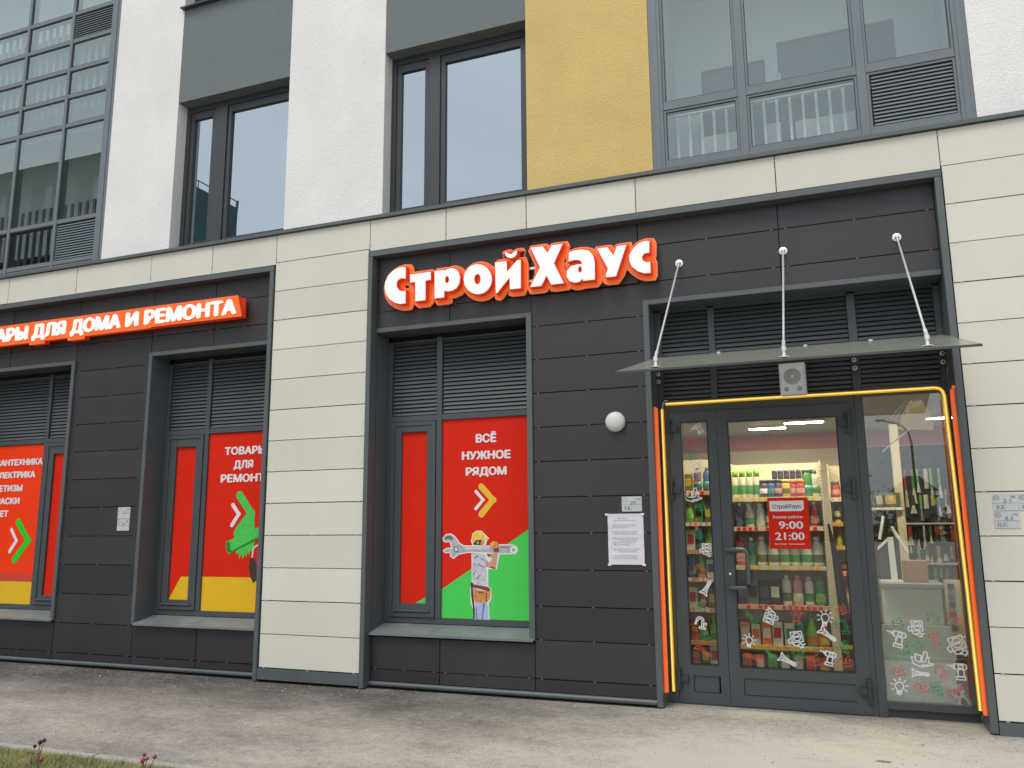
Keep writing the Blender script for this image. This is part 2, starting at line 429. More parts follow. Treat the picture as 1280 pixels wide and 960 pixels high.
# ------------------------------------------------------------------ mesh helpers
class MB:
    def __init__(s):
        s.v, s.f = [], []

    def box(s, x0, x1, y0, y1, z0, z1):
        n = len(s.v)
        s.v += [(x0, y0, z0), (x1, y0, z0), (x1, y1, z0), (x0, y1, z0), (x0, y0, z1), (x1, y0, z1), (x1, y1, z1), (x0, y1, z1)]
        s.f += [tuple(n+i for i in q) for q in ((0, 3, 2, 1), (4, 5, 6, 7), (0, 1, 5, 4), (1, 2, 6, 5), (2, 3, 7, 6), (3, 0, 4, 7))]
        return s

    def hexa(s, pts):
        n = len(s.v)
        s.v += pts
        s.f += [tuple(n+i for i in q) for q in ((0, 3, 2, 1), (4, 5, 6, 7), (0, 1, 5, 4), (1, 2, 6, 5), (2, 3, 7, 6), (3, 0, 4, 7))]
        return s

    def tube(s, pts, r, seg=10, caps=True):
        pts = [Vector(p) for p in pts]
        n0 = len(s.v)
        rings = []
        for i, p in enumerate(pts):
            d = (pts[min(i+1, len(pts)-1)]-pts[max(i-1, 0)]).normalized()
            a = Vector((0, 0, 1)) if abs(d.z) < 0.9 else Vector((1, 0, 0))
            u = d.cross(a).normalized()
            v = d.cross(u)
            rr = r[i] if isinstance(r, (list, tuple)) else r
            rings.append([len(s.v)+k for k in range(seg)])
            for k in range(seg):
                an = 2*math.pi*k/seg
                q = p+u*math.cos(an)*rr+v*math.sin(an)*rr
                s.v.append(tuple(q))
        for a_, b_ in zip(rings, rings[1:]):
            for k in range(seg):
                s.f.append((a_[k], a_[(k+1) % seg], b_[(k+1) % seg], b_[k]))
        if caps:
            s.f.append(tuple(rings[0][::-1]))
            s.f.append(tuple(rings[-1]))
        return s

    def lathe(s, prof, c, seg=14, sy=1.0, axis='z'):
        rings = []
        for r, z in prof:
            rings.append([len(s.v)+k for k in range(seg)])
            for k in range(seg):
                an = 2*math.pi*k/seg
                if axis == 'z':
                    s.v.append((c[0]+r*math.cos(an), c[1]+r*sy*math.sin(an), c[2]+z))
                else:
                    s.v.append((c[0]+r*math.cos(an), c[1]+z, c[2]+r*sy*math.sin(an)))
        for a_, b_ in zip(rings, rings[1:]):
            for k in range(seg):
                s.f.append((a_[k], a_[(k+1) % seg], b_[(k+1) % seg], b_[k]))
        s.f.append(tuple(rings[0][::-1]))
        s.f.append(tuple(rings[-1]))
        return s

    def prism(s, outer, y0, y1, holes=()):
        """polygon in the XZ plane, front face at y0, back at y1"""
        loops = [list(outer)]+[list(h) for h in holes]
        flat = [p for l in loops for p in l]
        tris = tessellate_polygon([[Vector((p[0], p[1], 0)) for p in l] for l in loops])
        n = len(s.v)
        N = len(flat)
        s.v += [(p[0], y0, p[1]) for p in flat]+[(p[0], y1, p[1]) for p in flat]
        for t3 in tris:
            a, b, c = [flat[i] for i in t3]
            ar = (b[0]-a[0])*(c[1]-a[1])-(c[0]-a[0])*(b[1]-a[1])
            t3 = tuple(t3) if ar > 0 else tuple(t3)[::-1]
            s.f.append(tuple(n+i for i in t3))
            s.f.append(tuple(n+N+i for i in t3[::-1]))
        o = 0
        for l in loops:
            k = len(l)
            for i in range(k):
                j = (i+1) % k
                s.f.append((n+o+i, n+N+o+i, n+N+o+j, n+o+j))
            o += k
        return s

    def stroke(s, pts, w, y, closed=False):
        pts = list(pts)
        if closed:
            pts = pts+[pts[0]]
        h = w/2
        for (x0, z0), (x1, z1) in zip(pts, pts[1:]):
            dx, dz = x1-x0, z1-z0
            L = math.hypot(dx, dz) or 1e-6
            nx, nz = -dz/L*h, dx/L*h
            ex, ez = dx/L*h*0.6, dz/L*h*0.6
            n = len(s.v)
            s.v += [(x0-ex+nx, y, z0-ez+nz), (x0-ex-nx, y, z0-ez-nz), (x1+ex-nx, y, z1+ez-nz), (x1+ex+nx, y, z1+ez+nz)]
            s.f.append((n, n+1, n+2, n+3))
            y -= 0.00004
        return s

    def mesh(s, name):
        me = bpy.data.meshes.new(name)
        me.from_pydata(s.v, [], s.f)
        me.update()
        return me

    def build(s, name, m, parent=None, smooth=False, bevel=0.0, kind=None, label=None, recalc=True, **k):
        me = s.mesh(name)
        if recalc:
            bm = bmesh.new()
            bm.from_mesh(me)
            bmesh.ops.recalc_face_normals(bm, faces=bm.faces)
            if bevel:
                bmesh.ops.bevel(bm, geom=bm.edges[:], offset=bevel, segments=2, affect='EDGES', clamp_overlap=True)
            bm.to_mesh(me)
            bm.free()
        if smooth:
            for p in me.polygons:
                p.use_smooth = True
            try:
                me.set_sharp_from_angle(angle=R(40))
            except Exception:
                pass
        me.materials.append(MT[m])
        return link(name, me, parent, kind, label)


def link(name, me, parent=None, kind=None, label=None):
    o = bpy.data.objects.new(name, me)
    COL.objects.link(o)
    if parent is not None:
        o.parent = parent
    if kind:
        o["kind"] = kind
    if label:
        o["label"] = label
    return o


def thing(name, label, cat, group=None, loc=None):
    o = bpy.data.objects.new(name, None)
    o.empty_display_size = 0.1
    COL.objects.link(o)
    if loc:
        o.location = loc
    o["label"] = label
    o["category"] = cat
    if group:
        o["group"] = group
    return o


def tag(o, label, cat, group=None):
    o["label"] = label
    o["category"] = cat
    if group:
        o["group"] = group
    return o


def text(body, m, x0, x1, z0, h, y, parent, name="lettering", ext=0.0008, bold=0.065, just='fit', shear=0.0):
    """one line of lettering: from x0 to x1, baseline z0, cap height h, front face at y"""
    c = bpy.data.curves.new("t", 'FONT')
    c.body = body
    c.size = 1.0
    c.offset = 0.0
    c.resolution_u = 3
    c.extrude = 0.0
    c.shear = shear
    o = bpy.data.objects.new("t", c)
    COL.objects.link(o)
    bpy.context.view_layer.update()
    dg = bpy.context.evaluated_depsgraph_get()
    me = bpy.data.meshes.new_from_object(o.evaluated_get(dg))
    bpy.data.objects.remove(o)
    xs = [v.co.x for v in me.vertices]
    lo, hi = min(xs), max(xs)
    cap = 0.729+bold*1.0
    sx = (x1-x0)/(hi-lo)
    sz = h/cap
    # The font's outlines overlap in places: give every face a hair of its own depth so none share a plane.
    # Heavier strokes are the same outline laid down again, shifted by a fraction of the stroke.
    V0 = [tuple(v.co) for v in me.vertices]
    F0 = [tuple(p.vertices) for p in me.polygons]
    bpy.data.meshes.remove(me)
    hi += bold*1.7
    sx = (x1-x0)/(hi-lo)
    V, F = [], []
    sh = [(0, 0), (bold*1.7, 0), (bold*.85, bold*.6), (bold*.85, -bold*.6), (bold*.85, 0)] if bold else [(0, 0)]
    for k, (dx, dy) in enumerate(sh):
        for j, f in enumerate(F0):
            n = len(V)
            dep = (k+(j*0.61803) % 1.0)*0.00009
            for i in f:
                a_, b_, c_ = V0[i]
                V.append(((a_+dx-lo)*sx+x0, y-dep, (b_+dy+bold*.5)*sz+z0))
            F.append(tuple(range(n, n+len(f))))
            if ext > .002 and k < 2:   # side walls of the raised letter
                for i in range(len(f)):
                    p, q = V[n+i], V[n+(i+1) % len(f)]
                    m_ = len(V)
                    V += [(p[0], y+.0004, p[2]), (q[0], y+.0004, q[2]), (q[0], y+ext, q[2]), (p[0], y+ext, p[2])]
                    F.append((m_, m_+1, m_+2, m_+3))
    me = bpy.data.meshes.new(name)
    me.from_pydata(V, [], F)
    me.update()
    me.materials.clear()
    me.materials.append(MT[m])
    me.name = name
    return link(name, me, parent)


def offset_poly(p, d):
    area = sum(p[i][0]*p[(i+1) % len(p)][1]-p[(i+1) % len(p)][0]*p[i][1] for i in range(len(p)))
    if area < 0:
        p = p[::-1]
    out = []
    n = len(p)
    for i in range(n):
        a, b, c = Vector(p[i-1]), Vector(p[i]), Vector(p[(i+1) % n])
        d1, d2 = (b-a).normalized(), (c-b).normalized()
        n1, n2 = Vector((d1.y, -d1.x)), Vector((d2.y, -d2.x))
        k = n1+n2
        if k.length < 0.3:
            k = n1
            q = b+n1*d
        else:
            k.normalize()
            q = b+k*min(d/max(k.dot(n1), 0.3), d*1.7)
        out.append((q.x, q.y))
    return out


def smooth_poly(p, it=1):
    for _ in range(it):
        q = []
        for i in range(len(p)):
            a, b = p[i], p[(i+1) % len(p)]
            q.append((a[0]*.8+b[0]*.2, a[1]*.8+b[1]*.2))
            q.append((a[0]*.2+b[0]*.8, a[1]*.2+b[1]*.8))
        p = q
    return p


# ------------------------------------------------------------------ ground
def ground():
    mb = MB()
    mb.v = [(-400, -400, 0.0), (400, -400, 0.0), (400, 200, 0.0), (-400, 200, 0.0)]
    mb.f = [(0, 1, 2, 3)]
    mb.build("pavement", 'asphalt', kind="structure", recalc=False)
    b = MB()
    b.box(-16, 3, -6.4, -2.79, -0.1, 0.02)
    b.build("lawn", 'soil', kind="structure")
    x = -15.8
    while x < 3:
        L = 0.995
        k = MB()
        k.box(x, x+L, -2.79, -2.70, -0.1, 0.035+random.uniform(-.004, .004))
        o = k.build("kerb_stone", 'kerb', bevel=0.006)
        o["kind"] = "structure"
        x += 1.0
    # blades
    rnd = random.Random(3)
    g = MB()
    for i in range(26000):
        x = rnd.uniform(-7.6, -3.2)
        y = -2.80-abs(rnd.gauss(0, 0.55)) - (0 if rnd.random() < .9 else -0.012)
        a = rnd.uniform(0, math.pi)
        h = rnd.uniform(0.015, 0.05)
        ww = 0.0028
        ox, oy = math.cos(a)*ww, math.sin(a)*ww
        lx, ly = rnd.gauss(0, .014), rnd.gauss(0, .014)
        n = len(g.v)
        g.v += [(x-ox, y-oy, 0.018), (x+ox, y+oy, 0.018), (x+lx, y+ly, 0.02+h)]
        g.f.append((n, n+1, n+2))
    g.build("grass", 'grass', kind="stuff", recalc=False)
    tag(bpy.data.objects["grass"], "short yellowish green grass behind the concrete kerb", "grass")


ground()


def rose_bush(x, y, tips, label, hipm, seed, name="rose_bush"):
    rnd = random.Random(seed)
    t = thing(name, label, "rose bush", loc=(x, y, 0))
    for i, (tx, ty, tz) in enumerate(tips):
        p0 = Vector((0, 0, 0))
        p3 = Vector((tx-x, ty-y, tz))
        pts = []
        for k in range(7):
            f = k/6
            q = p0.lerp(p3, f)+Vector((math.sin(f*3+i)*0.01, math.cos(f*2.3+i)*0.008, 0))
            pts.append(q)
        pts[-1] = p3
        s = MB().tube(pts, [0.004-0.002*k/6 for k in range(7)], 6)
        so_ = s.build("stem", 'stem', t, smooth=True)
        h = MB()
        c = p3+Vector((0, 0, 0.008))
        rr = rnd.uniform(0.010, 0.014)
        h.lathe([(rr*.3, -rr), (rr*.85, -rr*.55), (rr, 0), (rr*.8, rr*.6), (rr*.35, rr)], c, 9)
        h.build("rose_hip", hipm, so_, smooth=True)
        for k in range(4):
            f = rnd.uniform(0.35, 0.9)
            q = p0.lerp(p3, f)
            a = rnd.uniform(0, 6.28)
            l = rnd.uniform(0.018, 0.03)
            d = Vector((math.cos(a), math.sin(a), 0.35))*l
            sd = Vector((-math.sin(a), math.cos(a), 0))*l*0.35
            lf = MB()
            lf.v = [tuple(q), tuple(q+d*.5+sd), tuple(q+d), tuple(q+d*.5-sd)]
            lf.f = [(0, 1, 2, 3)]
            lf.build("leaf", 'rleaf' if k % 2 else 'stem', so_, recalc=False)


rose_bush(-3.60, -3.56, [(-3.66, -3.47, .305), (-3.62, -3.49, .292), (-3.585, -3.47, .30), (-3.64, -3.50, .282)],
          "withered rose bush with a cluster of dull red hips by the kerb end", 'hip', 4)
rose_bush(-4.40, -3.55, [(-4.455, -3.47, .305), (-4.435, -3.46, .315), (-4.46, -3.50, .29)],
          "bare rose bush with dark shrivelled buds at the lawn edge", 'hipdk', 5)
rose_bush(-4.17, -3.78, [(-4.165, -3.70, .292)], "single rose stem with one red hip in the grass", 'hip', 6)

gr = random.Random(8)
gt = MB()
for i in range(5200):
    x = gr.uniform(-10, 3)
    y = .05-abs(gr.gauss(0, .22)) if gr.random() < .45 else gr.uniform(-2.68, .05)
    if -1.3 < x < 1 and y > -.02:
        y -= .2
    q = gr.uniform(.0025, .0080)
    n = len(gt.v)
    for k in range(3):
        a = k*2.094+gr.uniform(-.6, .6)
        gt.v.append((x+math.cos(a)*q*gr.uniform(.7, 1.4), y+math.sin(a)*q, .0008))
    gt.v.append((x, y, q*.8))
    gt.f += [(n, n+1, n+3), (n+1, n+2, n+3), (n+2, n, n+3)]
MT['grit'] = mat('grit', (0.30, 0.275, 0.235), 0.9, noise=0.75, nscale=37)
tag(gt.build("grit", 'grit', None, kind="stuff", recalc=False), "fine grit and stone crumbs scattered over the asphalt and along the wall foot", "grit")
rnd = random.Random(11)
for (px, py) in [(-5.05, -.32), (-4.86, -.27), (-4.35, -.12), (-5.3, -2.1), (-2.9, -1.7), (-3.3, -2.3), (-1.2, -.6), (-.6, -.45), (-4.6, -1.6), (-2.2, -1.2), (.5, -.5), (-6.2, -.5), (-7.4, -.3)]:
    m_ = MB()
    r_ = rnd.uniform(.009, .018)
    m_.lathe([(r_*.5, 0), (r_, r_*.3), (r_*.8, r_*.7), (r_*.3, r_*.9)], (0, 0, 0), 7, sy=rnd.uniform(.5, 1))
    o = m_.build("pebble", 'kerb')
    o.location = (px, py, 0.0)
    o.rotation_euler.z = rnd.uniform(0, 3)
    tag(o, "small pale bit of gravel lying on the asphalt before the shopfront", "pebble", "gravel bits on the asphalt")

# ------------------------------------------------------------------ the building
B = thing("apartment_building", "apartment building with white and ochre plaster above a beige and charcoal shopfront", "building")


def shell():
    s = MB()   # core walls of the ground floor, behind the cladding, with openings
    y0, y1 = 0.135, 0.42
    XS = [(-16, -10.6), (-8.60, -7.40), (-5.66, -4.36), (-2.60, -1.475), (1.03, 9)]
    for a, b in XS:
        s.box(a, b, y0, y1, 0.0, 4.40)
    for a, b in ((-10.6, -8.60), (-7.40, -5.66), (-4.36, -2.60)):
        s.box(a, b, y0, y1, 0.0, 0.49)
        s.box(a, b, y0, y1, 3.64, 4.40)
    s.box(-1.475, 1.03, y0, y1, 3.64, 4.40)
    s.box(-16, 9, 0.06, 8, 4.40, 4.80)
    s.build("core_wall", 'joint', B)
    s = MB()
    s.box(-16, 9, 0.30, 8.0, 7.55, 7.90)
    s.box(-16, 9, 0.06, 8.0, 10.6, 10.9)
    s.build("floor_slab", 'slab', B)
    s = MB()
    s.box(-16, 9, 8, 8.2, 0, 10.9)
    s.box(-16.2, -16, 0.06, 8.2, 0, 10.9)
    s.box(9, 9.2, 0.06, 8.2, 0, 10.9)
    for x in (-8.2, -1.37, 1.42, -4.9):
        s.box(x-.06, x+.06, 0.36, 8, 4.80, 10.6)
    s.build("back_wall", 'room', B)


shell()


def plaster(x0, x1, z0, z1, m, y0=0.04, y1=0.30):
    b = MB().box(x0, x1, y0, y1, z0, z1)
    return b.build("plaster_wall", m, B)


ZT = 10.6
Z0 = 4.857
# white and ochre piers
plaster(-8.267, -7.19, Z0, ZT, 'plaster')
plaster(-5.54, -4.27, Z0, ZT, 'plaster')
plaster(-2.61, -1.34, Z0, ZT, 'yellow')
plaster(1.372, 9, Z0, ZT, 'plaster')
plaster(-16, -13.0, Z0, ZT, 'plaster')
# grey lintel panels between the windows of two floors
for x0, x1 in ((-7.19, -5.54), (-4.27, -2.61)):
    plaster(x0+.002, x1-.002, 6.757, 8.02, 'lintel', 0.042, 0.30)
    plaster(x0+.002, x1-.002, 9.93, ZT, 'lintel', 0.042, 0.30)

# ledge flashing
lg = MB()
lg.hexa([(-16, -.035, 4.803), (9, -.035, 4.803), (9, .30, 4.803), (-16, .30, 4.803), (-16, -.035, 4.838), (9, -.035, 4.838), (9, .30, 4.856), (-16, .30, 4.856)])
lg.build("ledge", 'trim', B)

# ---- beige fibre cement cladding
bb = MB()
bb.box(-16, 9, 0.030, 0.058, 4.445, 4.80)
bb.box(-5.60, -4.39, 0.020, 0.13, 0.05, 4.47)
bb.box(1.056, 9, 0.020, 0.13, 0.05, 4.47)
beige = bb.build("beige_cladding", 'joint', B)
clips = MB()
G = 0.0042
prnd = random.Random(21)
_mesh = {}


def panel(parent, x0, x1, z0, z1, ms, y0, th=0.018):
    jx, jz = prnd.uniform(-.0012, .0012), prnd.uniform(-.0012, .0012)
    b = MB().box(x0+G+jx, x1-G+jx, y0+prnd.uniform(-.0008, .0008), y0+th, z0+G+jz, z1-G+jz)
    b.build("panel", prnd.choice(ms), parent, recalc=False)


FX = [-16, -14.4, -13.2, -12.0, -11.0, -9.79, -8.60, -7.40, -6.485, -5.588, -4.385, -3.49, -2.61, -1.51, -.245, 1.06, 2.27, 3.48, 4.7, 5.9, 7.1, 8.3, 9]
BM = ['beige', 'beige', 'beige2', 'beige3']
for a, b in zip(FX, FX[1:]):
    lo = 4.476 if (a >= 1.06 or (-5.6 < a < -5.5)) else 4.452
    panel(beige, a, b, lo, 4.800, BM, 0.0)
    clips.box(b-.010, b+.010, -.003, .01, 4.745, 4.757)
    clips.box(b-.010, b+.010, -.003, .01, 4.515, 4.527)
zs = [0.145+0.3332*k for k in range(14)]
for a, b in zip(zs, zs[1:]):
    panel(beige, -5.592, -4.396, a, b, BM, 0.0)
    for cx in (-5.53, -5.0, -4.46):
        clips.box(cx-.012, cx+.012, -.003, .01, a-.006, a+.006)
zr = [0.102+0.3365*k for k in range(14)]
for xa, xb in ((1.062, 2.27), (2.27, 3.48), (3.48, 4.7), (4.7, 5.9), (5.9, 7.1), (7.1, 9)):
    for a, b in zip(zr, zr[1:]):
        panel(beige, xa, xb, a, b, BM, 0.0)
        for cx in (xa+.06, (xa+xb)/2, xb-.06):
            clips.box(cx-.012, cx+.012, -.003, .01, a-.006, a+.006)
clips.build("panel_clip", 'clip', beige, kind="stuff")
# base rails below the beige columns
MB().box(-5.60, -4.40, -0.012, 0.13, 0.03, 0.138).build("base_rail", 'trim', B)
MB().box(1.06, 9, -0.012, 0.13, 0.0, 0.094).build("base_rail", 'trim', B)

# ---- charcoal cladding, recessed 10 cm behind the beige
dk = MB()
dk.box(-16, -5.66, 0.120, 0.134, 3.63, 4.42)
dk.box(-16, -10.62, 0.120, 0.134, 0.02, 3.63)
dk.box(-8.60, -7.42, 0.120, 0.134, 0.02, 3.63)
dk.box(-10.62, -8.60, 0.120, 0.134, 0.02, 0.49)
dk.box(-7.42, -5.66, 0.120, 0.134, 0.02, 0.49)
dk.box(-4.34, 1.0, 0.120, 0.134, 3.63, 4.42)
dk.box(-2.60, -1.49, 0.120, 0.134, 0.02, 3.63)
dk.box(-4.34, -2.60, 0.120, 0.134, 0.02, 0.49)
dark = dk.build("charcoal_cladding", 'joint', B)
dclips = MB()
DM = ['dark', 'dark', 'dark2', 'dark3']
LZ = [.07, .150, .483, .815, 1.148, 1.478, 1.812, 2.145, 2.478, 2.812, 3.145, 3.478, 3.818, 4.14, 4.43]
RZ = [.07, .183, .523, .823, 1.150, 1.485, 1.818, 2.153, 2.482, 2.812, 3.143, 3.475, 3.795, 4.146, 4.43]


def rows(zl, x0, x1, lo, hi, clip=True):
    for a, b in zip(zl, zl[1:]):
        a_, b_ = max(a, lo), min(b, hi)
        if b_-a_ < .03:
            continue
        panel(dark, x0, x1, a_, b_, DM, 0.10)
        if clip and a > lo+.01:
            for cx in (x0+.06, (x0+x1)/2, x1-.06):
                dclips.box(cx-.009, cx+.009, .0975, .105, a-.005, a+.005)


for a, b in ((-16, -14.4), (-14.4, -13.2), (-13.2, -12.0), (-12.0, -11.0), (-11.0, -9.76), (-9.76, -8.605)):
    rows(LZ, a, b, 3.62, 4.43)
    if b < -10.9:
        rows(LZ, a, b, .07, 3.62)
rows(LZ, -11.0, -10.62, .07, 3.62, False)
rows(LZ, -8.605, -7.41, .07, 4.43)
rows(LZ, -7.41, -6.49, 3.62, 4.43)
rows(LZ, -6.49, -5.66, 3.62, 4.43)
for a, b in ((-10.62, -9.75), (-9.75, -8.605)):
    rows([.07, .150, .49], a, b, .07, .49)
for a, b in ((-7.41, -6.50), (-6.50, -5.66)):
    rows([.07, .150, .49], a, b, .07, .49)
for a, b in ((-4.34, -3.49), (-3.49, -2.607)):
    rows(RZ, a, b, 3.62, 4.43)
for a, b in ((-4.34, -3.575), (-3.575, -2.607)):
    rows([.07, .183, .49], a, b, .07, .49)
rows(RZ, -2.607, -1.525, 3.785, 4.43)
rows(RZ, -2.607, -1.49, .07, 3.785)
for a, b in ((-1.525, -.255), (-.255, 1.0)):
    rows(RZ, a, b, 3.62, 4.43)
dclips.build("panel_clip", 'dimclip', dark, kind="stuff")

# ---- metal trims
for nm, x0, x1, left in (("right", -4.397, 1.055, True), ("left", -15.9, -5.605, False)):
    t_ = MB()
    f = -0.014
    t_.box(x0, x1, f, 0.12, 4.385, 4.445)
    t_.build("bay_head_trim", 'trim', B, bevel=0.003)
    t_ = MB()
    t_.box(x1-.053, x1, f, 0.12, 0.012, 4.384)
    t_.build("bay_side_trim", 'trim', B, bevel=0.003)
    if left:
        t_ = MB()
        t_.box(x0, x0+.053, f, 0.12, 0.012, 4.384)
        t_.build("bay_side_trim", 'trim', B, bevel=0.003)
# foot rails under the charcoal panels
for a, b in ((-15.9, -5.662), (-4.342, -1.495)):
    t_ = MB().tube([(a, .092, .045), (b, .092, .045)], .023, 10)
    t_.box(a, b, .10, .13, .022, .068)
    t_.build("foot_rail", 'trim', B, smooth=True)


# ---- window and door openings: thin metal reveals
def reveal(x0, x1, zb, zt, left, right):
    t_ = MB()
    f = 0.078
    lf = x0 + (.052 if left else .004)
    if left:
        t_.box(x0, lf, f, .36, zb, zt)
    if right:
        t_.box(x1-.055, x1, f, .36, zb, zt)
    t_.box(lf, x1-(.055 if right else .004), f+.0015, .36, zt-.048, zt-.0015)
    t_.build("opening_reveal", 'trim', B, bevel=0.002)


reveal(-10.62, -8.60, .505, 3.62, True, True)
reveal(-7.42, -5.66, .505, 3.62, True, False)
reveal(-4.34, -2.60, .515, 3.62, False, True)
reveal(-1.495, 1.0, .012, 3.62, True, False)
lj = MB()
lj.box(-4.345, -4.341, .125, .36, .515, 3.57)
lj.box(-5.660, -5.656, .125, .36, .505, 3.57)
lj.build("opening_reveal", 'trim', B)
rj = MB()
rj.box(1.003, 1.03, .12, .36, 0.0, 3.62)
rj.build("opening_reveal", 'trim', B)


# ------------------------------------------------------------------ louver and frame builders
def louver(x0, x1, z0, z1, y, parent, m='louv', pitch=0.042, mf='frame'):
    b = MB()
    n = int(round((z1-z0)/pitch))
    p = (z1-z0)/n
    for k in range(n):
        z = z0+k*p
        b.hexa([(x0, y, z+p*.06), (x1, y, z+p*.06), (x1, y+.008, z+p*.02), (x0, y+.008, z+p*.02),
                (x0, y+.014, z+p*.80), (x1, y+.014, z+p*.80), (x1, y+.022, z+p*.78), (x0, y+.022, z+p*.78)])
    o = b.build("louver_slats", m, parent, kind="stuff")
    bk = MB().box(x0-.003, x1+.003, y+.03, y+.05, z0-.016, z1+.010)
    bk.build("louver_back", 'joint', parent)
    return o


def rect_frame(b, x0, x1, z0, z1, t, y0, y1, tb=None, tt=None):
    tb = tb or t
    tt = tt or t
    b.box(x0, x0+t, y0, y1, z0, z1)
    b.box(x1-t, x1, y0, y1, z0, z1)
    b.box(x0+t, x1-t, y0, y1, z0, z0+tb)
    b.box(x0+t, x1-t, y0, y1, z1-tt, z1)


# ------------------------------------------------------------------ shop windows
def shop_window(name, label, x0, x1, zb, mx, side, sideglass, mainglass, reverse=False):
    """mx: mullion (left, right); side: sash rectangle; y of the frame front .355"""
    t = thing(name, label, "window", "shop windows in the charcoal facade", loc=(0, 0, 0))
    zt = 3.572
    f = MB()
    rect_frame(f, x0, x1, zb, 3.518, .055, .355, .42, tt=.002)
    f.build("frame", 'frame', t, bevel=0.001)
    MB().box(x0, x1, .405, .42, 3.519, zt+.04).build("head_shade_strip", 'joint', t)  # near-black strip standing in for the shade under the opening head
    f = MB()
    f.box(mx[0], mx[1], .350, .404, zb+.055, 3.535)
    f.build("mullion", 'frame', t, bevel=0.002)
    lo = (x0+.056, mx[0]-.001)
    hi = (mx[1]+.001, x1-.056)
    sides = (lo, hi)
    f = MB()
    for a, b in sides:
        f.box(a, b, .352, .42, 2.645, 2.705)
    f.build("transom", 'frame', t, bevel=0.002)
    for a, b in sides:
        louver(a+.006, b-.006, 2.712, 3.51, .365, t)
    ft = MB()
    for a, b in sides:
        ft.box(a, b, .358, .41, 3.500, 3.516)
    ft.build("louver_head", 'frame', t)
    # opening sash
    sa = hi if reverse else lo
    s = MB()
    rect_frame(s, sa[0]+.004, sa[1]-.004, zb+.06, 2.640, .040, .338, .40)
    fx0, fx1, fz0, fz1 = sideglass
    s.box(sa[0]+.045, fx0, .347, .40, zb+.101, 2.599)
    s.box(fx1, sa[1]-.045, .347, .40, zb+.101, 2.599)
    s.box(fx0, fx1, .347, .40, zb+.101, fz0)
    s.box(fx0, fx1, .347, .40, fz1, 2.599)
    so_ = s.build("sash", 'frame', t, bevel=0.002)
    d = MB().box(sa[0]+.06, sa[1]-.06, .322, .338, zb+.118, zb+.130)
    d.build("drip_strip", 'trim', so_)
    # sill
    s = MB()
    s.hexa([(x0-.0+.002, .050, zb-.092), (x1+.05, .050, zb-.092), (x1+.05, .36, zb-.035), (x0+.002, .36, zb-.035),
            (x0+.002, .050, zb-.070), (x1+.05, .050, zb-.070), (x1+.05, .36, zb-.006), (x0+.002, .36, zb-.006)])
    s.build("sill", 'sill', t, bevel=0.002)
    return t


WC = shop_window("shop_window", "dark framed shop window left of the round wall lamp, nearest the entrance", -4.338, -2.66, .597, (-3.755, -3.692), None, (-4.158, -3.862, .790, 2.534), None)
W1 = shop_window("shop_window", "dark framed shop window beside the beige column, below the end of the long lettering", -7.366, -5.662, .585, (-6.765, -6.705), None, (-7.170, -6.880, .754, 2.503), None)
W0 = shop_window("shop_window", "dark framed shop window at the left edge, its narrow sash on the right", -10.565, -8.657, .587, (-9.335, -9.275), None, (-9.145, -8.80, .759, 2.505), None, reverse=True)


# ------------------------------------------------------------------ posters (printed film on the panes)
FY = .372


def chevron(parent, m, pts, w_, lay):
    y = FY-.0006*lay
    b = MB().prism(round_stroke(pts, w_), y, y+.0005)
    h = w_/2
    b.prism([(pts[1][0]+h*math.cos(k*math.pi/8), pts[1][1]+h*math.sin(k*math.pi/8)) for k in range(16)], y-.00015, y+.0004)
    b.build("chevron", m, parent)


def flat(parent, name, m, pts, lay, holes=()):
    y = FY-.0006*lay
    return MB().prism(pts, y, y+.0005, holes).build(name, m, parent)


def rectp(x0, x1, z0, z1):
    return [(x0, z0), (x1, z0), (x1, z1), (x0, z1)]


def round_stroke(pts, w):
    """outline polygon of a thick polyline with round ends (open)"""
    L, Rr = [], []
    h = w/2
    P = [Vector(p) for p in pts]
    n = len(P)
    for i in range(n):
        if i == 0:
            d = (P[1]-P[0]).normalized()
        elif i == n-1:
            d = (P[-1]-P[-2]).normalized()
        else:
            d1, d2 = (P[i]-P[i-1]).normalized(), (P[i+1]-P[i]).normalized()
            d = (d1+d2).normalized()
        nn = Vector((-d.y, d.x))
        k = 1.0
        if 0 < i < n-1:
            k = 1/max(.35, nn.dot(Vector((-d1.y, d1.x))))
            out_side = 1 if (d1.x*d2.y-d1.y*d2.x) < 0 else -1
            L.append(P[i]+nn*h*(1.0 if out_side > 0 else k))
            Rr.append(P[i]-nn*h*(1.0 if out_side < 0 else k))
            continue
        L.append(P[i]+nn*h*k)
        Rr.append(P[i]-nn*h*k)
    out = [tuple(p) for p in L]
    d = (P[-1]-P[-2]).normalized()
    a0 = math.atan2(d.x, -d.y)
    base = math.atan2((L[-1]-P[-1]).y, (L[-1]-P[-1]).x)
    out += [(P[-1].x+h*math.cos(base-k*math.pi/6), P[-1].y+h*math.sin(base-k*math.pi/6)) for k in range(1, 6)]
    out += [tuple(p) for p in Rr[::-1]]
    base = math.atan2((Rr[0]-P[0]).y, (Rr[0]-P[0]).x)
    out += [(P[0].x+h*math.cos(base-k*math.pi/6), P[0].y+h*math.sin(base-k*math.pi/6)) for k in range(1, 6)]
    return out


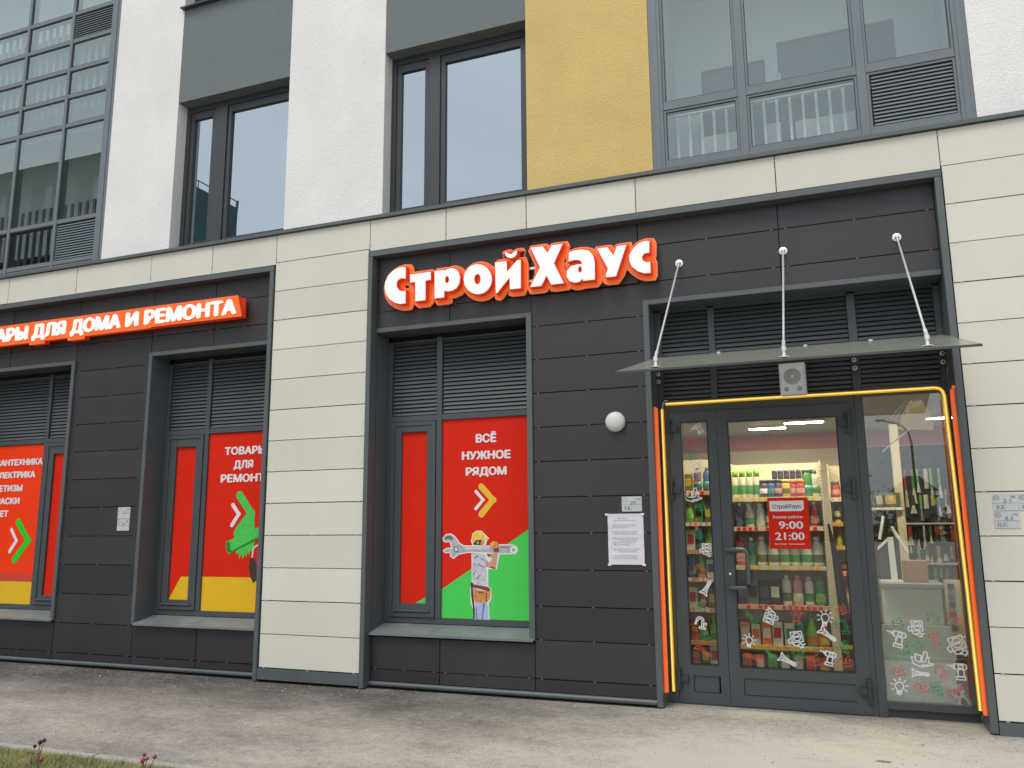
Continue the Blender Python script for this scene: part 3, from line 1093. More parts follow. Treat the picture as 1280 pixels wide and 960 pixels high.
# centre window, main sheet
pc = thing("poster", "red and green poster of a worker shouldering a giant wrench under white lettering", "poster")
x0, x1, z0, z1 = -3.692, -2.716, .654, 2.660
flat(pc, "sheet", 'red', rectp(x0, x1, z0, z1), 0)
flat(pc, "green_field", 'green', [(x0+.002, z0+.002), (x1-.002, z0+.002), (x1-.002, 1.545), (x0+.002, .935)], 1)
text("ВСЁ", 'film_white', -3.318, -3.090, 2.392, .088, FY-.003, pc)
text("НУЖНОЕ", 'film_white', -3.472, -2.936, 2.222, .086, FY-.003, pc)
text("РЯДОМ", 'film_white', -3.429, -2.981, 2.060, .084, FY-.003, pc)
chevron(pc, 'yelc', [(-3.257, 1.947), (-3.125, 1.812), (-3.257, 1.672)], .066, 4)
chevron(pc, 'film_white', [(-3.316, 1.900), (-3.235, 1.815), (-3.316, 1.728)], .034, 4)


def KX(px, pz):
    """bench coordinates of the printed worker (0..923, 0..960) on the sheet"""
    return (-3.692+(px-52)/(862-52)*(0.976-.04)*1.0, 1.590-(pz-30)/(905-30)*0.936)


def W(pts):
    return [KX(*p) for p in pts]


wp = flat(pc, "worker_picture", 'film_white', W([(330, 200), (345, 130), (380, 105), (430, 105), (465, 140), (500, 175), (480, 200), (470, 235), (345, 240)]), 2)


def wl(name, m, pts, lay):
    return flat(wp, name, m, W(pts), lay)


# white cut-out edge of wrench and body
wl("wrench_edge", 'film_white', [(58, 170), (90, 135), (140, 128), (185, 160), (225, 215), (265, 240), (500, 240), (600, 228), (720, 230), (760, 255), (765, 290), (740, 318), (600, 322), (480, 315), (300, 308), (215, 325), (165, 365), (130, 340), (130, 310), (80, 312), (58, 285), (100, 262), (140, 262), (128, 210), (85, 212), (62, 200)], 2.4)
wl("wrench", 'metalpr', [(66, 172), (95, 143), (138, 138), (178, 168), (215, 222), (262, 252), (500, 250), (600, 238), (715, 240), (750, 262), (752, 288), (730, 308), (600, 312), (480, 303), (300, 298), (212, 314), (162, 352), (142, 335), (140, 305), (85, 302), (72, 287), (105, 272), (152, 270), (140, 205), (90, 200), (70, 192)], 3)
wl("wrench_shade", 'metaldk', [(75, 172), (100, 152), (135, 150), (165, 180), (140, 188), (110, 178), (85, 188)], 3.6)
wl("wrench_shade", 'metaldk', [(165, 250), (205, 248), (212, 300), (170, 305)], 3.6)
wl("wrench_glint", 'film_white', [(270, 262), (500, 260), (500, 268), (275, 272)], 3.7)
wl("wrench_glint", 'film_white', [(176, 260), (198, 258), (202, 290), (180, 293)], 4.2)
cx, cz = 722, 280
wl("wrench_hole", 'film_white', [(cx+30*math.cos(a*.5236), cz+32*math.sin(a*.5236)) for a in range(12)], 3.8)
wl("wrench_hole", 'green', [(cx+14*math.cos(a*.5236), cz+16*math.sin(a*.5236)) for a in range(12)], 4.4)
wl("wrench_panel", 'metaldk', [(600, 250), (685, 250), (685, 258), (604, 260)], 3.8)
# body
wl("body_edge", 'film_white', [(335, 315), (470, 310), (495, 350), (560, 345), (575, 300), (600, 300), (570, 455), (490, 452), (492, 610), (520, 630), (520, 720), (495, 760), (503, 912), (352, 912), (350, 820), (330, 760), (322, 640), (338, 570)], 2.2)
wl("shirt", 'shirt', [(343, 320), (400, 312), (462, 322), (490, 385), (470, 420), (478, 500), (482, 605), (430, 600), (345, 585), (340, 450)], 3.2)
for q in ([(360, 350), (400, 325), (405, 332), (365, 365)], [(395, 400), (450, 430), (470, 438), (448, 440), (398, 412)], [(350, 500), (375, 465), (378, 475), (352, 515)], [(380, 540), (420, 500), (422, 508), (385, 552)], [(420, 350), (452, 372), (450, 378), (418, 360)], [(355, 415), (372, 395), (374, 404), (357, 428)]):
    wl("shirt_fold", 'shirtdk', q, 3.9)
wl("arm", 'skin', [(462, 365), (500, 392), (520, 378), (545, 295), (585, 300), (560, 450), (530, 448), (470, 432), (465, 405)], 3.4)
wl("forearm_shade", 'leatherdk', [(505, 440), (548, 452), (560, 450), (556, 440), (520, 430)], 4.0)
wl("glove", 'leather', [(505, 225), (540, 200), (580, 208), (590, 235), (585, 290), (545, 285), (530, 250), (510, 248)], 4.4)
wl("glove_finger", 'helmet', [(510, 222), (545, 206), (550, 214), (516, 232)], 5.0)
wl("glove_finger", 'helmet', [(515, 236), (550, 222), (554, 230), (520, 246)], 5.0)
wl("glove_cuff", 'leatherdk', [(540, 265), (590, 262), (592, 298), (545, 298)], 5.0)
wl("neck", 'hair', [(350, 205), (380, 190), (430, 185), (440, 210), (420, 236), (352, 234)], 3.2)
wl("ear", 'skin', [(385, 205), (405, 200), (405, 228), (388, 230)], 4.4)
wl("face", 'skin', [(425, 200), (455, 190), (458, 215), (440, 236), (420, 234)], 3.8)
wl("helmet", 'helmet', [(342, 205), (345, 150), (375, 115), (425, 112), (455, 145), (462, 168), (492, 172), (490, 185), (460, 190), (440, 200), (420, 178), (385, 185), (360, 215)], 4.0)
wl("helmet_glint", 'film_white', [(395, 125), (420, 124), (430, 140), (405, 138)], 4.6)
wl("jeans", 'jeans', [(370, 750), (478, 745), (490, 800), (494, 908), (365, 908)], 3.2)
wl("jeans_fold", 'jeansdk', [(430, 900), (445, 760), (460, 755), (450, 830), (440, 905)], 3.9)
wl("jeans_fold", 'jeansdk', [(380, 905), (376, 800), (384, 800), (390, 905)], 3.9)
wl("tool_belt", 'leather', [(350, 625), (400, 645), (465, 650), (515, 640), (508, 720), (480, 750), (420, 755), (362, 750), (355, 690)], 3.8)
wl("belt", 'leatherdk', [(343, 590), (480, 612), (510, 630), (500, 655), (440, 640), (345, 620)], 4.4)
wl("pouch_flap", 'leatherdk', [(400, 655), (450, 660), (445, 672), (402, 668)], 4.8)
wl("pouch_line", 'leatherdk', [(470, 668), (480, 668), (476, 745), (466, 745)], 4.8)
wl("hanging_tool", 'hair', [(330, 600), (345, 600), (360, 760), (375, 905), (352, 905), (348, 800), (332, 690)], 3.0)
wl("buckle", 'hair', [(328, 575), (350, 580), (350, 620), (330, 612)], 5.0)
ps = thing("poster", "narrow red film on the sash left of the worker poster, green at its bottom corner", "poster")
flat(ps, "sheet", 'red', rectp(-4.160, -3.858, .788, 2.536), 0)
flat(ps, "corner", 'green', [(-3.985, .790), (-3.860, .790), (-3.860, .862)], 1)

# window beside the column
p1 = thing("poster", "red poster with a green paint roller and a yellow band at its foot", "poster")
flat(p1, "sheet", 'red', rectp(-6.705, -5.72, .640, 2.640), 0)
flat(p1, "yellow_band", 'yel', [(-6.703, .642), (-5.955, .642), (-5.955, .965), (-5.972, 1.000), (-6.005, 1.015), (-6.703, 1.015)], 1)
text("ТОВАРЫ", 'film_white', -6.480, -5.895, 2.386, .092, FY-.003, p1)
text("ДЛЯ", 'film_white', -6.342, -6.068, 2.228, .092, FY-.003, p1)
text("РЕМОНТА", 'film_white', -6.517, -5.800, 2.072, .092, FY-.003, p1)
chevron(p1, 'paint', [(-6.238, 1.922), (-6.065, 1.718), (-6.16, 1.60)], .098, 2)
chevron(p1, 'film_white', [(-6.325, 1.815), (-6.235, 1.712), (-6.325, 1.590)], .050, 3)
flat(p1, "paint_blot", 'paint', [(-6.115, 1.735), (-6.015, 1.72), (-6.02, 1.62), (-6.0, 1.50), (-6.01, 1.33), (-6.035, 1.285), (-6.045, 1.32), (-6.07, 1.262), (-6.085, 1.30), (-6.11, 1.235), (-6.125, 1.29), (-6.155, 1.215), (-6.17, 1.275), (-6.20, 1.215), (-6.215, 1.29), (-6.245, 1.26), (-6.25, 1.35), (-6.30, 1.50), (-6.27, 1.56)], 2.6)
rl = flat(p1, "paint_roller", 'paint', [(-6.395, 1.405), (-5.95, 1.565), (-5.925, 1.445), (-6.345, 1.270), (-6.385, 1.300)], 3.6)
flat(rl, "roller_shade", 'paintdk', [(-6.390, 1.395), (-6.350, 1.410), (-6.322, 1.300), (-6.345, 1.278), (-6.378, 1.305)], 4.4)
flat(rl, "roller_shade", 'paintdk', [(-6.325, 1.298), (-5.945, 1.462), (-5.935, 1.440), (-6.330, 1.276)], 4.4)
flat(rl, "roller_wire", 'film_white', round_stroke([(-5.900, 1.405), (-6.015, 1.335), (-6.030, 1.215)], .016), 3.6)
flat(rl, "roller_handle", 'hair', [(-6.055, 1.225), (-6.015, 1.235), (-5.965, 1.17), (-5.955, .99), (-5.995, .955), (-6.040, 1.02), (-6.068, 1.12)], 4.0)
p1s = thing("poster", "narrow red film with a slanted yellow foot on the sash left of the roller poster", "poster")
flat(p1s, "sheet", 'red', rectp(-7.172, -6.878, .752, 2.505), 0)
flat(p1s, "yellow_band", 'yel', [(-7.170, .754), (-6.880, .754), (-6.880, 1.012), (-7.010, 1.012)], 1)

# window at the left edge
p0 = thing("poster", "bright orange red poster listing goods in white beside a green and white chevron", "poster")
flat(p0, "sheet", 'redor', rectp(-10.50, -9.337, .640, 2.640), 0)
flat(p0, "yellow_band", 'yel', rectp(-10.498, -9.339, .642, .915), 1)
flat(p0, "dull_band", 'redband', rectp(-10.498, -9.339, .916, 1.01), 1)
lx = -10.20
for body, xr, z in (("САНТЕХНИКА", -9.352, 2.379), ("ЭЛЕКТРИКА", -9.464, 2.217), ("МЕТИЗЫ", -9.670, 2.046), ("КРАСКИ", -9.700, 1.883), ("СВЕТ", -9.880, 1.722)):
    text(body, 'film_white', lx, xr, z, .084, FY-.003, p0, bold=.08)
chevron(p0, 'greenb', [(-9.690, 1.655), (-9.480, 1.421), (-9.700, 1.182)], .090, 3)
chevron(p0, 'film_white', [(-9.797, 1.560), (-9.690, 1.421), (-9.797, 1.285)], .048, 3)
MB().box(-10.50, -9.337, .3645, .3655, .640, 2.640).build("pane", 'glassfilm', W0)
p0s = thing("poster", "narrow plain red film on the sash at the left edge", "poster")
flat(p0s, "sheet", 'red', rectp(-9.150, -8.78, .757, 2.507), 0)

# ------------------------------------------------------------------ entrance
E_ = thing("entrance_door", "dark grey double glass door with a glazed side panel under louvers", "door")
D = .352
f = MB()
rect_frame(f, -1.441, -.0+.262, .0, 2.700, .092, D, .42, tb=.012, tt=.115)
f.box(.264, .333, D-.004, .42, .0, 3.56)                 # post between door and side pane
f.box(-1.441, -1.385, D-.002, .42, 2.702, 3.56)
f.box(-.945, -.886, D, .42, 2.702, 3.56)
f.box(.952, 1.001, D, .42, .07, 3.56)
f.box(.334, .951, D+.002, .42, 2.632, 2.710)
f.box(.334, .951, D+.002, .42, .066, .124)
f.box(-1.384, -.946, D+.003, .42, 3.545, 3.575)
f.box(-.885, .263, D+.003, .42, 3.545, 3.575)
f.box(.334, .951, D+.003, .42, 3.545, 3.575)
f.build("frame", 'frame', E_, bevel=0.002)
k = MB().box(.334, 1.001, D+.03, .42, 0, .064)
k.build("kick_plate", 'framedk', E_)
louver(-1.383, -.948, 2.712, 3.543, D+.008, E_)
louver(-.884, .262, 2.712, 3.543, D+.008, E_)
louver(.336, .950, 2.712, 3.543, D+.008, E_)
MB().box(.333, .953, .378, .390, .122, 2.634).build("side_pane", 'glassside', E_)


def leaf(x0, x1, g0, g1, gz0, gz1, kx0, kx1):
    f = MB()
    z0_, z1_ = .014, 2.582
    y0, y1 = D-.012, .40
    f.box(x0, g0, y0, y1, z0_, z1_)
    f.box(g1, x1, y0, y1, z0_, z1_)
    f.box(g0, g1, y0, y1, gz1, z1_)
    f.box(g0, g1, y0, y1, .247, gz0)
    f.box(g0, g1, y0, y1, z0_, .104)
    f.box(g0, kx0, y0, y1, .104, .247)
    f.box(kx1, g1, y0, y1, .104, .247)
    o = f.build("door_leaf", 'frame', E_)
    MB().box(kx0+.002, kx1-.002, y0+.014, y1, .106, .245).build("kick_panel", 'frame', o, bevel=.003)
    gk = MB()
    rect_frame(gk, g0-.004, g1+.004, gz0-.004, gz1+.004, .010, y0-.003, y0+.02)
    gk.build("gasket", 'black', o)
    MB().box(g0+.002, g1-.002, .378, .388, gz0+.002, gz1-.002).build("pane", 'glassshop', o)
    return o


LL = leaf(-1.344, -.911, -1.236, -.996, .340, 2.488, -1.216, -.984)
RL = leaf(-.907, .170, -.812, .108, .336, 2.473, -.790, .098) if False else leaf(-.907, .216, -.812, .108, .336, 2.473, -.790, .122 if False else .106)


def hinge(x, z, parent, side):
    h = MB()
    h.box(x-.022, x+.022, D-.046, D-.0125, z-.095, z+.095)
    h.build("hinge", 'framedk', parent, bevel=.004)
    h2 = MB()
    h2.box(x+.0225*side, x+.078*side, D-.040, D-.0125, z-.030, z+.028) if side > 0 else h2.box(x-.078, x-.0225, D-.040, D-.0125, z-.030, z+.028)
    h2.tube([(x, D-.055, z-.05), (x, D-.055, z+.07)], .015, 8)
    h2.build("hinge", 'framedk', parent, bevel=0)


for z in (2.43, 1.87, .222):
    hinge(-1.338, z, LL, 1)
    hinge(.205, z-.02, RL, -1)
hd = MB()
hx, yy = -.866, D-.07
hd.tube([(hx, D-.0115, 1.331), (hx, yy+.01, 1.331), (hx+.02, yy, 1.331), (-.74, yy, 1.331), (-.712, yy, 1.322), (-.698, yy, 1.295), (-.698, yy, 1.04), (-.712, yy, 1.013), (-.74, yy, 1.004), (hx+.02, yy, 1.004), (hx, yy+.01, 1.004), (hx, D-.0115, 1.004)], 0.0195, 12)
hd.build("handle", 'trim', RL, smooth=True)
MB().lathe([(.011, 0), (.011, -.012), (.004, -.014)], (-.857, D-.012, 1.122), 12, axis='y').build("lock_cylinder", 'steel', RL)
cm = MB().box(.045, .052, .3705, .374, .40, 2.4)

# ------------------------------------------------------------------ neon outline
ny = thing("neon_tube", "glowing yellow flexible neon tube framing the door and side pane", "neon light")
yN = .326
bk = MB()
left_path = [(-1.398, yN, 2.615), (-1.397, yN, 2.4), (-1.393, yN, .105)]
top_path = [(-1.362, yN, 2.663), (-.6, yN, 2.665), (.2, yN, 2.664), (.895, yN, 2.665), (.93, yN, 2.655), (.950, yN, 2.632), (.960, yN, 2.595), (.972, yN, 1.9), (.984, yN, 1.0), (.992, yN, .105)]
for pth in (left_path, top_path):
    t_ = MB().tube(pth, .0145, 10).build("tube", 'neony', ny, smooth=True)
    MB().tube([(p[0]-.002, p[1]-.0125, p[2]+.002) for p in pth], .0050, 8).build("bright_line", 'neoncore', t_, smooth=True)
wr = MB().tube([(-1.395, yN, 2.61), (-1.39, yN-.02, 2.66), (-1.37, yN-.03, 2.69), (-1.34, yN-.02, 2.695)], .004, 6)
wr.tube([(-1.392, yN, 2.62), (-1.38, yN-.03, 2.67), (-1.355, yN-.02, 2.66)], .004, 6)
wr.build("wire", 'white', ny, smooth=True)
no = thing("neon_tube", "glowing orange neon strip on the left jamb of the entrance", "neon light")
MB().tube([(-1.424, .165, 2.61), (-1.424, .165, 2.0), (-1.424, .165, .125)], .0165, 10).build("tube", 'neono', no, smooth=True)
MB().box(-1.441, -1.428, .150, .18, .12, 2.62).build("mounting_channel", 'neono', no)
no2 = thing("neon_tube", "glowing orange neon strip on the right jamb, hooked at its top end", "neon light")
MB().tube([(1.004, .03, 2.615), (.992, .03, 2.62), (.983, .04, 2.60), (.982, .05, 2.55), (.985, .06, 1.9), (.988, .06, .125)], .016, 10).build("tube", 'neono', no2, smooth=True)

# ------------------------------------------------------------------ canopy
cn = thing("glass_canopy", "sloping tinted glass canopy hung on three steel rods over the entrance", "canopy")
ya, za, yb, zb_ = -1.35, 2.688, .335, 3.118
g = MB()
th = .017
g.hexa([(-1.43, ya, za-th), (.995, ya, za-th), (.995, yb, zb_-th), (-1.43, yb, zb_-th), (-1.43, ya, za), (.995, ya, za), (.995, yb, zb_), (-1.43, yb, zb_)])
go = g.build("glass_plate", 'canopy', cn)
e = MB()
e.box(-1.43, .995, ya-.003, ya-.0005, za-th, za)
e.build("polished_edge", 'canopyedge', go)


def cz_at(y):
    return za+(zb_-za)*(y-ya)/(yb-ya)


for ax in (-1.144, -.226, .691):
    fy = -1.24
    fz = cz_at(fy)
    top = Vector((ax, .085, 3.937))
    foot = Vector((ax, fy, fz+.075))
    r_ = MB().tube([top, foot], .0085, 10)
    ro = r_.build("rod", 'steel', cn, smooth=True)
    a = MB()
    a.lathe([(.036, 0), (.036, -.010), (.020, -.014), (.012, -.045)], (ax, .10, 3.937), 16, axis='y')
    a.build("wall_rosette", 'steel', ro, smooth=True)
    b = MB()
    b.lathe([(.040, 0), (.040, .006), (.014, .010), (.010, .045), (.017, .05), (.017, .078), (.010, .085)], (ax, fy, fz+.001), 14)
    b.build("foot_clamp", 'steel', ro, smooth=True)
    u = MB()
    d_ = (foot-top).normalized()
    u.tube([foot-d_*.09, foot-d_*.02], .013, 8)
    u.build("rod_end", 'steel', ro, smooth=True)
for bx in (-1.425, .290, .976):
    p_ = MB().box(bx-.030, bx+.030, D-.016, D-.0045, 2.838, 3.05)
    po = p_.build("bracket", 'framedk', cn, bevel=.002)
    for z in (2.955, 2.882):
        s = MB().lathe([(.021, 0), (.021, -.006), (.017, -.012), (.009, -.013)], (bx, D-.016, z), 12, axis='y')
        s.build("bolt", 'steel', po, smooth=True)
        MB().lathe([(.009, 0), (.009, -.002)], (bx, D-.0292, z), 10, axis='y').build("bolt_socket", 'black', po)
for cx in (-.85, -.1, .43):
    y = .27
    MB().lathe([(.022, -.03), (.022, .006), (.012, .010)], (cx, y, cz_at(y)), 12).build("edge_clamp", 'steel', cn, smooth=True)

# ------------------------------------------------------------------ loudspeaker, wall lamp
sp = thing("loudspeaker", "white square loudspeaker tilted down above the entrance door", "loudspeaker", loc=(-.223, .20, 2.80))
s = MB().box(-.108, .108, -.01, .09, -.140, .140)
s.build("box", 'speaker', sp, bevel=.006)
r_ = MB()
rect_frame(r_, -.108, .108, -.140, .140, .010, -.016, -.009)
r_.build("rim", 'white', sp)
MB().box(-.097, .097, -.0135, -.0105, -.129, .129).build("grille", 'speaker', sp)
for (cx, cz, rr, nm) in ((0, .022, .072, "woofer"), (-.055, -.088, .022, "port"), (.055, -.088, .022, "port")):
    MB().lathe([(rr, 0), (rr*.96, -.002), (rr*.5, -.001), (rr*.3, -.002)], (cx, -.0140, cz), 22, axis='y').build(nm, 'grille', sp, smooth=True)
MB().lathe([(.016, 0), (.012, -.003), (.004, -.005)], (0, -.0165, .022), 12, axis='y').build("badge", 'white', sp)
MB().box(-.02, .02, .085, .16, -.03, .03).build("bracket", 'zinc', sp)
sp.rotation_euler = (R(2), R(0), R(-4))
lp = thing("wall_lamp", "round opal bulkhead lamp on the charcoal panels", "wall lamp")
MB().lathe([(.092, 0), (.096, -.012), (.094, -.022)], (-1.788, .099, 2.492), 32, axis='y').build("base_ring", 'zinc', lp, smooth=True)
MB().lathe([(.094, 0), (.090, -.018), (.075, -.036), (.045, -.048), (.012, -.052)], (-1.788, .078, 2.492), 32, axis='y').build("diffuser", 'lampface', lp, smooth=True)

# ------------------------------------------------------------------ plaques and notice
def plaque(x0, x1, z0, z1, y, label, a="", b="", c="", d_="", name="address_plaque", group=None):
    t = thing(name, label, "plaque", group)
    w_, h_ = x1-x0, z1-z0
    MB().box(x0, x1, y-.004, y-.0003, z0, z1).build("plate", 'plaque', t)
    yy = y-.0048
    l = MB()
    l.box(x0+.004, x1-.004, yy, yy+.0006, z0+h_*.43, z0+h_*.45)
    l.box(x0+w_*.46, x0+w_*.475, yy, yy+.0006, z0+.004, z0+h_*.42)
    cx, cz = x0+w_*.15, z0+h_*.78
    pts = [(cx+math.cos(q*.4488)*w_*.11, cz+math.sin(q*.4488)*w_*.11) for q in range(14)]
    l.stroke(pts, .003, yy, closed=True)
    l.build("ruled_lines", 'ink', t)
    if a:
        text(a, 'ink', x0+w_*.42, x0+w_*.72, z0+h_*.48, h_*.22, yy-.0006, t, bold=.0)
    if b:
        text(b, 'ink', x0+w_*.12, x0+w_*.40, z0+h_*.10, h_*.24, yy-.0006, t, bold=.02)
    if c:
        text(c, 'ink', x0+w_*.09, x0+w_*.21, z0+h_*.72, h_*.13, yy-.0012, t, bold=.0)
    if d_:
        text(d_, 'ink', x0+w_*.72, x0+w_*.92, z0+h_*.74, h_*.14, yy-.0006, t, bold=.0)
    return t


plaque(-1.755, -1.572, 1.674, 1.808, .099, "small pale utility plaque above the paper notice", "250", "7.8", "", "10")
plaque(-7.742, -7.556, 1.674, 1.806, .099, "upper of two small pale plaques on the charcoal wall between the left windows", "3.5", "", "", "8")
plaque(-7.740, -7.557, 1.537, 1.669, .099, "lower of two small pale plaques on the charcoal wall between the left windows", "В 2.5", "", "", "8")
plaque(1.176, 1.343, 1.640, 1.766, -.0015, "upper plaque reading 3.1 on the beige column right of the door", "3.1", "0.3", "К1", "5")
plaque(1.174, 1.345, 1.506, 1.634, -.0015, "lower plaque reading 8.3 on the beige column right of the door", "8.3", "12.3", "К3", "100")
plaque(1.350, 1.517, 1.640, 1.762, -.0015, "outer plaque beside the pair on the beige column at the right edge", "4.1", "0.2", "К", "5")

nt_ = thing("paper_notice", "crumpled white paper notice in a plastic sleeve taped to the charcoal wall", "notice")
sh = MB()
nx_, nz_ = 10, 14
for j in range(nz_+1):
    for i in range(nx_+1):
        x = -1.890+.327*i/nx_+(-.006 if j < 3 else 0)*0
        z = 1.205+.450*j/nz_
        sh.v.append((x, .093+.002*math.sin(i*1.7+j*.9)+.002*math.sin(j*2.1), z))
for j in range(nz_):
    for i in range(nx_):
        a = j*(nx_+1)+i
        sh.f.append((a, a+1, a+nx_+2, a+nx_+1))
sh.build("sheet", 'paper', nt_, smooth=True)
ln = MB()
rr_ = random.Random(2)
for k in range(19):
    z = 1.615-k*.0195
    if k in (2, 5, 8, 13, 16):
        continue
    a = -1.86+rr_.uniform(0, .03) if k % 5 else -1.80
    b = -1.59-rr_.uniform(0, .05) if k % 4 else -1.70
    x = a
    while x < b:
        wd = rr_.uniform(.012, .035)
        ln.box(x, min(x+wd, b), .0882, .0886, z-.0022, z+.0022)
        x += wd+.006
ln.build("printed_lines", 'inkfaint', nt_)
tp = MB()
for q in ((-1.900, 1.640), (-1.572, 1.640), (-1.572, 1.195), (-1.885, 1.195)):
    tp.box(q[0]-.012, q[0]+.020, .0872, .0876, q[1], q[1]+.018)
tp.build("tape", 'film_white', nt_)

# ------------------------------------------------------------------ main sign
GL = {
 'С': ([(-3.924,4.204),(-3.963,4.209),(-4.016,4.204),(-4.075,4.181),(-4.128,4.138),(-4.160,4.075),(-4.168,4.015),(-4.150,3.940),(-4.109,3.881),(-4.049,3.839),(-3.983,3.816),(-3.921,3.817),(-3.923,3.951),(-3.959,3.947),(-3.998,3.963),(-4.025,4.002),(-4.030,4.042),(-4.014,4.076),(-3.974,4.092),(-3.924,4.081)], []),
 'т': ([(-3.872,4.116),(-3.635,4.118),(-3.633,4.035),(-3.694,4.032),(-3.692,3.826),(-3.805,3.826),(-3.810,4.034),(-3.868,4.030)], []),
 'р': ([(-3.590,4.121),(-3.491,4.121),(-3.482,4.107),(-3.460,4.118),(-3.428,4.127),(-3.390,4.127),(-3.350,4.110),(-3.318,4.073),(-3.305,4.016),(-3.315,3.955),(-3.346,3.911),(-3.395,3.891),(-3.445,3.890),(-3.481,3.903),(-3.483,3.832),(-3.587,3.832)],
       [[(-3.450,4.051),(-3.433,4.040),(-3.425,4.010),(-3.432,3.983),(-3.450,3.976),(-3.466,3.986),(-3.474,4.016),(-3.467,4.044)]]),
 'о': ([(-2.960,3.960),(-2.966,3.921),(-2.981,3.885),(-3.005,3.856),(-3.036,3.835),(-3.073,3.824),(-3.112,3.823),(-3.151,3.833),(-3.188,3.853),(-3.220,3.881),(-3.245,3.916),(-3.260,3.955),(-3.265,3.996),(-3.260,4.036),(-3.245,4.071),(-3.220,4.101),(-3.189,4.122),(-3.151,4.133),(-3.112,4.133),(-3.072,4.123),(-3.036,4.103),(-3.004,4.074),(-2.980,4.039),(-2.965,4.000)],
       [[(-3.114,4.036),(-3.087,4.013),(-3.079,3.974),(-3.088,3.938),(-3.114,3.920),(-3.142,3.944),(-3.151,3.982),(-3.142,4.020)]]),
 'и': ([(-2.924,4.127),(-2.804,4.127),(-2.799,4.015),(-2.691,4.120),(-2.654,4.120),(-2.657,3.834),(-2.768,3.834),(-2.772,3.956),(-2.907,3.810),(-2.918,3.814)], []),
 '-': ([(-2.821,4.216),(-2.800,4.219),(-2.779,4.199),(-2.756,4.191),(-2.730,4.204),(-2.712,4.219),(-2.690,4.218),(-2.697,4.179),(-2.723,4.157),(-2.760,4.150),(-2.795,4.166),(-2.815,4.190)], []),
 'Х': ([(-2.549,4.228),(-2.426,4.230),(-2.376,4.155),(-2.333,4.226),(-2.223,4.226),(-2.314,4.042),(-2.218,3.834),(-2.343,3.833),(-2.390,3.930),(-2.445,3.833),(-2.556,3.833),(-2.455,4.019)], []),
 'а': ([(-2.162,4.095),(-2.162,4.130),(-2.105,4.144),(-2.031,4.144),(-1.964,4.123),(-1.922,4.070),(-1.909,3.995),(-1.914,3.833),(-2.026,3.834),(-2.029,3.857),(-2.063,3.829),(-2.112,3.825),(-2.161,3.847),(-2.188,3.893),(-2.184,3.949),(-2.146,3.990),(-2.084,4.001),(-2.034,3.998),(-2.037,4.026),(-2.070,4.047),(-2.114,4.050),(-2.166,4.042)],
       [[(-2.053,3.982),(-2.040,3.970),(-2.036,3.946),(-2.041,3.922),(-2.055,3.917),(-2.068,3.926),(-2.074,3.951),(-2.067,3.974)]]),
 'у': ([(-1.884,4.133),(-1.781,4.132),(-1.727,4.043),(-1.690,4.132),(-1.601,4.132),(-1.709,3.840),(-1.801,3.841),(-1.807,3.860),(-1.783,3.924)], []),
 'с': ([(-1.385,4.140),(-1.429,4.146),(-1.489,4.129),(-1.543,4.082),(-1.575,4.031),(-1.579,3.975),(-1.555,3.914),(-1.498,3.862),(-1.441,3.837),(-1.385,3.835),(-1.383,3.940),(-1.416,3.937),(-1.451,3.959),(-1.461,3.996),(-1.436,4.027),(-1.389,4.029)], []),
}
sg = thing("shop_sign", "lit sign of white letters on orange backing reading СтройХаус", "sign")
for i, (ch, (po_, hl)) in enumerate(GL.items()):
    dz = .0015*(i % 3)
    bp_ = MB().prism(smooth_poly(offset_poly(po_, .050)), .017+dz, .050+dz).build("letter_backing", 'rim', sg)
    MB().prism(smooth_poly(offset_poly(po_, .0455)), .0158+dz, .0168+dz).build("backing_field", 'signor', bp_)
    c_ = MB().prism(offset_poly(po_, .008), -.048, .0155+dz, [offset_poly(h, -.004) for h in hl]).build("letter_casing", 'signred', sg)
    MB().prism(po_, -.054, -.0485, hl).build("letter_face", 'signface', c_)
    # thin pale edge line on the backing
for z in (3.93, 4.06):
    MB().box(-3.95, -1.42, .062, .080, z-.012, z+.012).build("mounting_rail", 'steel', sg)
rb = MB()
for x in (-3.7, -3.0, -1.75):
    rb.box(x-.012, x+.012, .0805, .0985, 3.90, 4.09)
rb.build("rail_bracket", 'zinc', sg)
# ribs seen in the gap between the two words
gb = MB()
for z in (4.10, 3.975):
    gb.box(-2.655, -2.43, .012, .030, z-.008, z+.008)


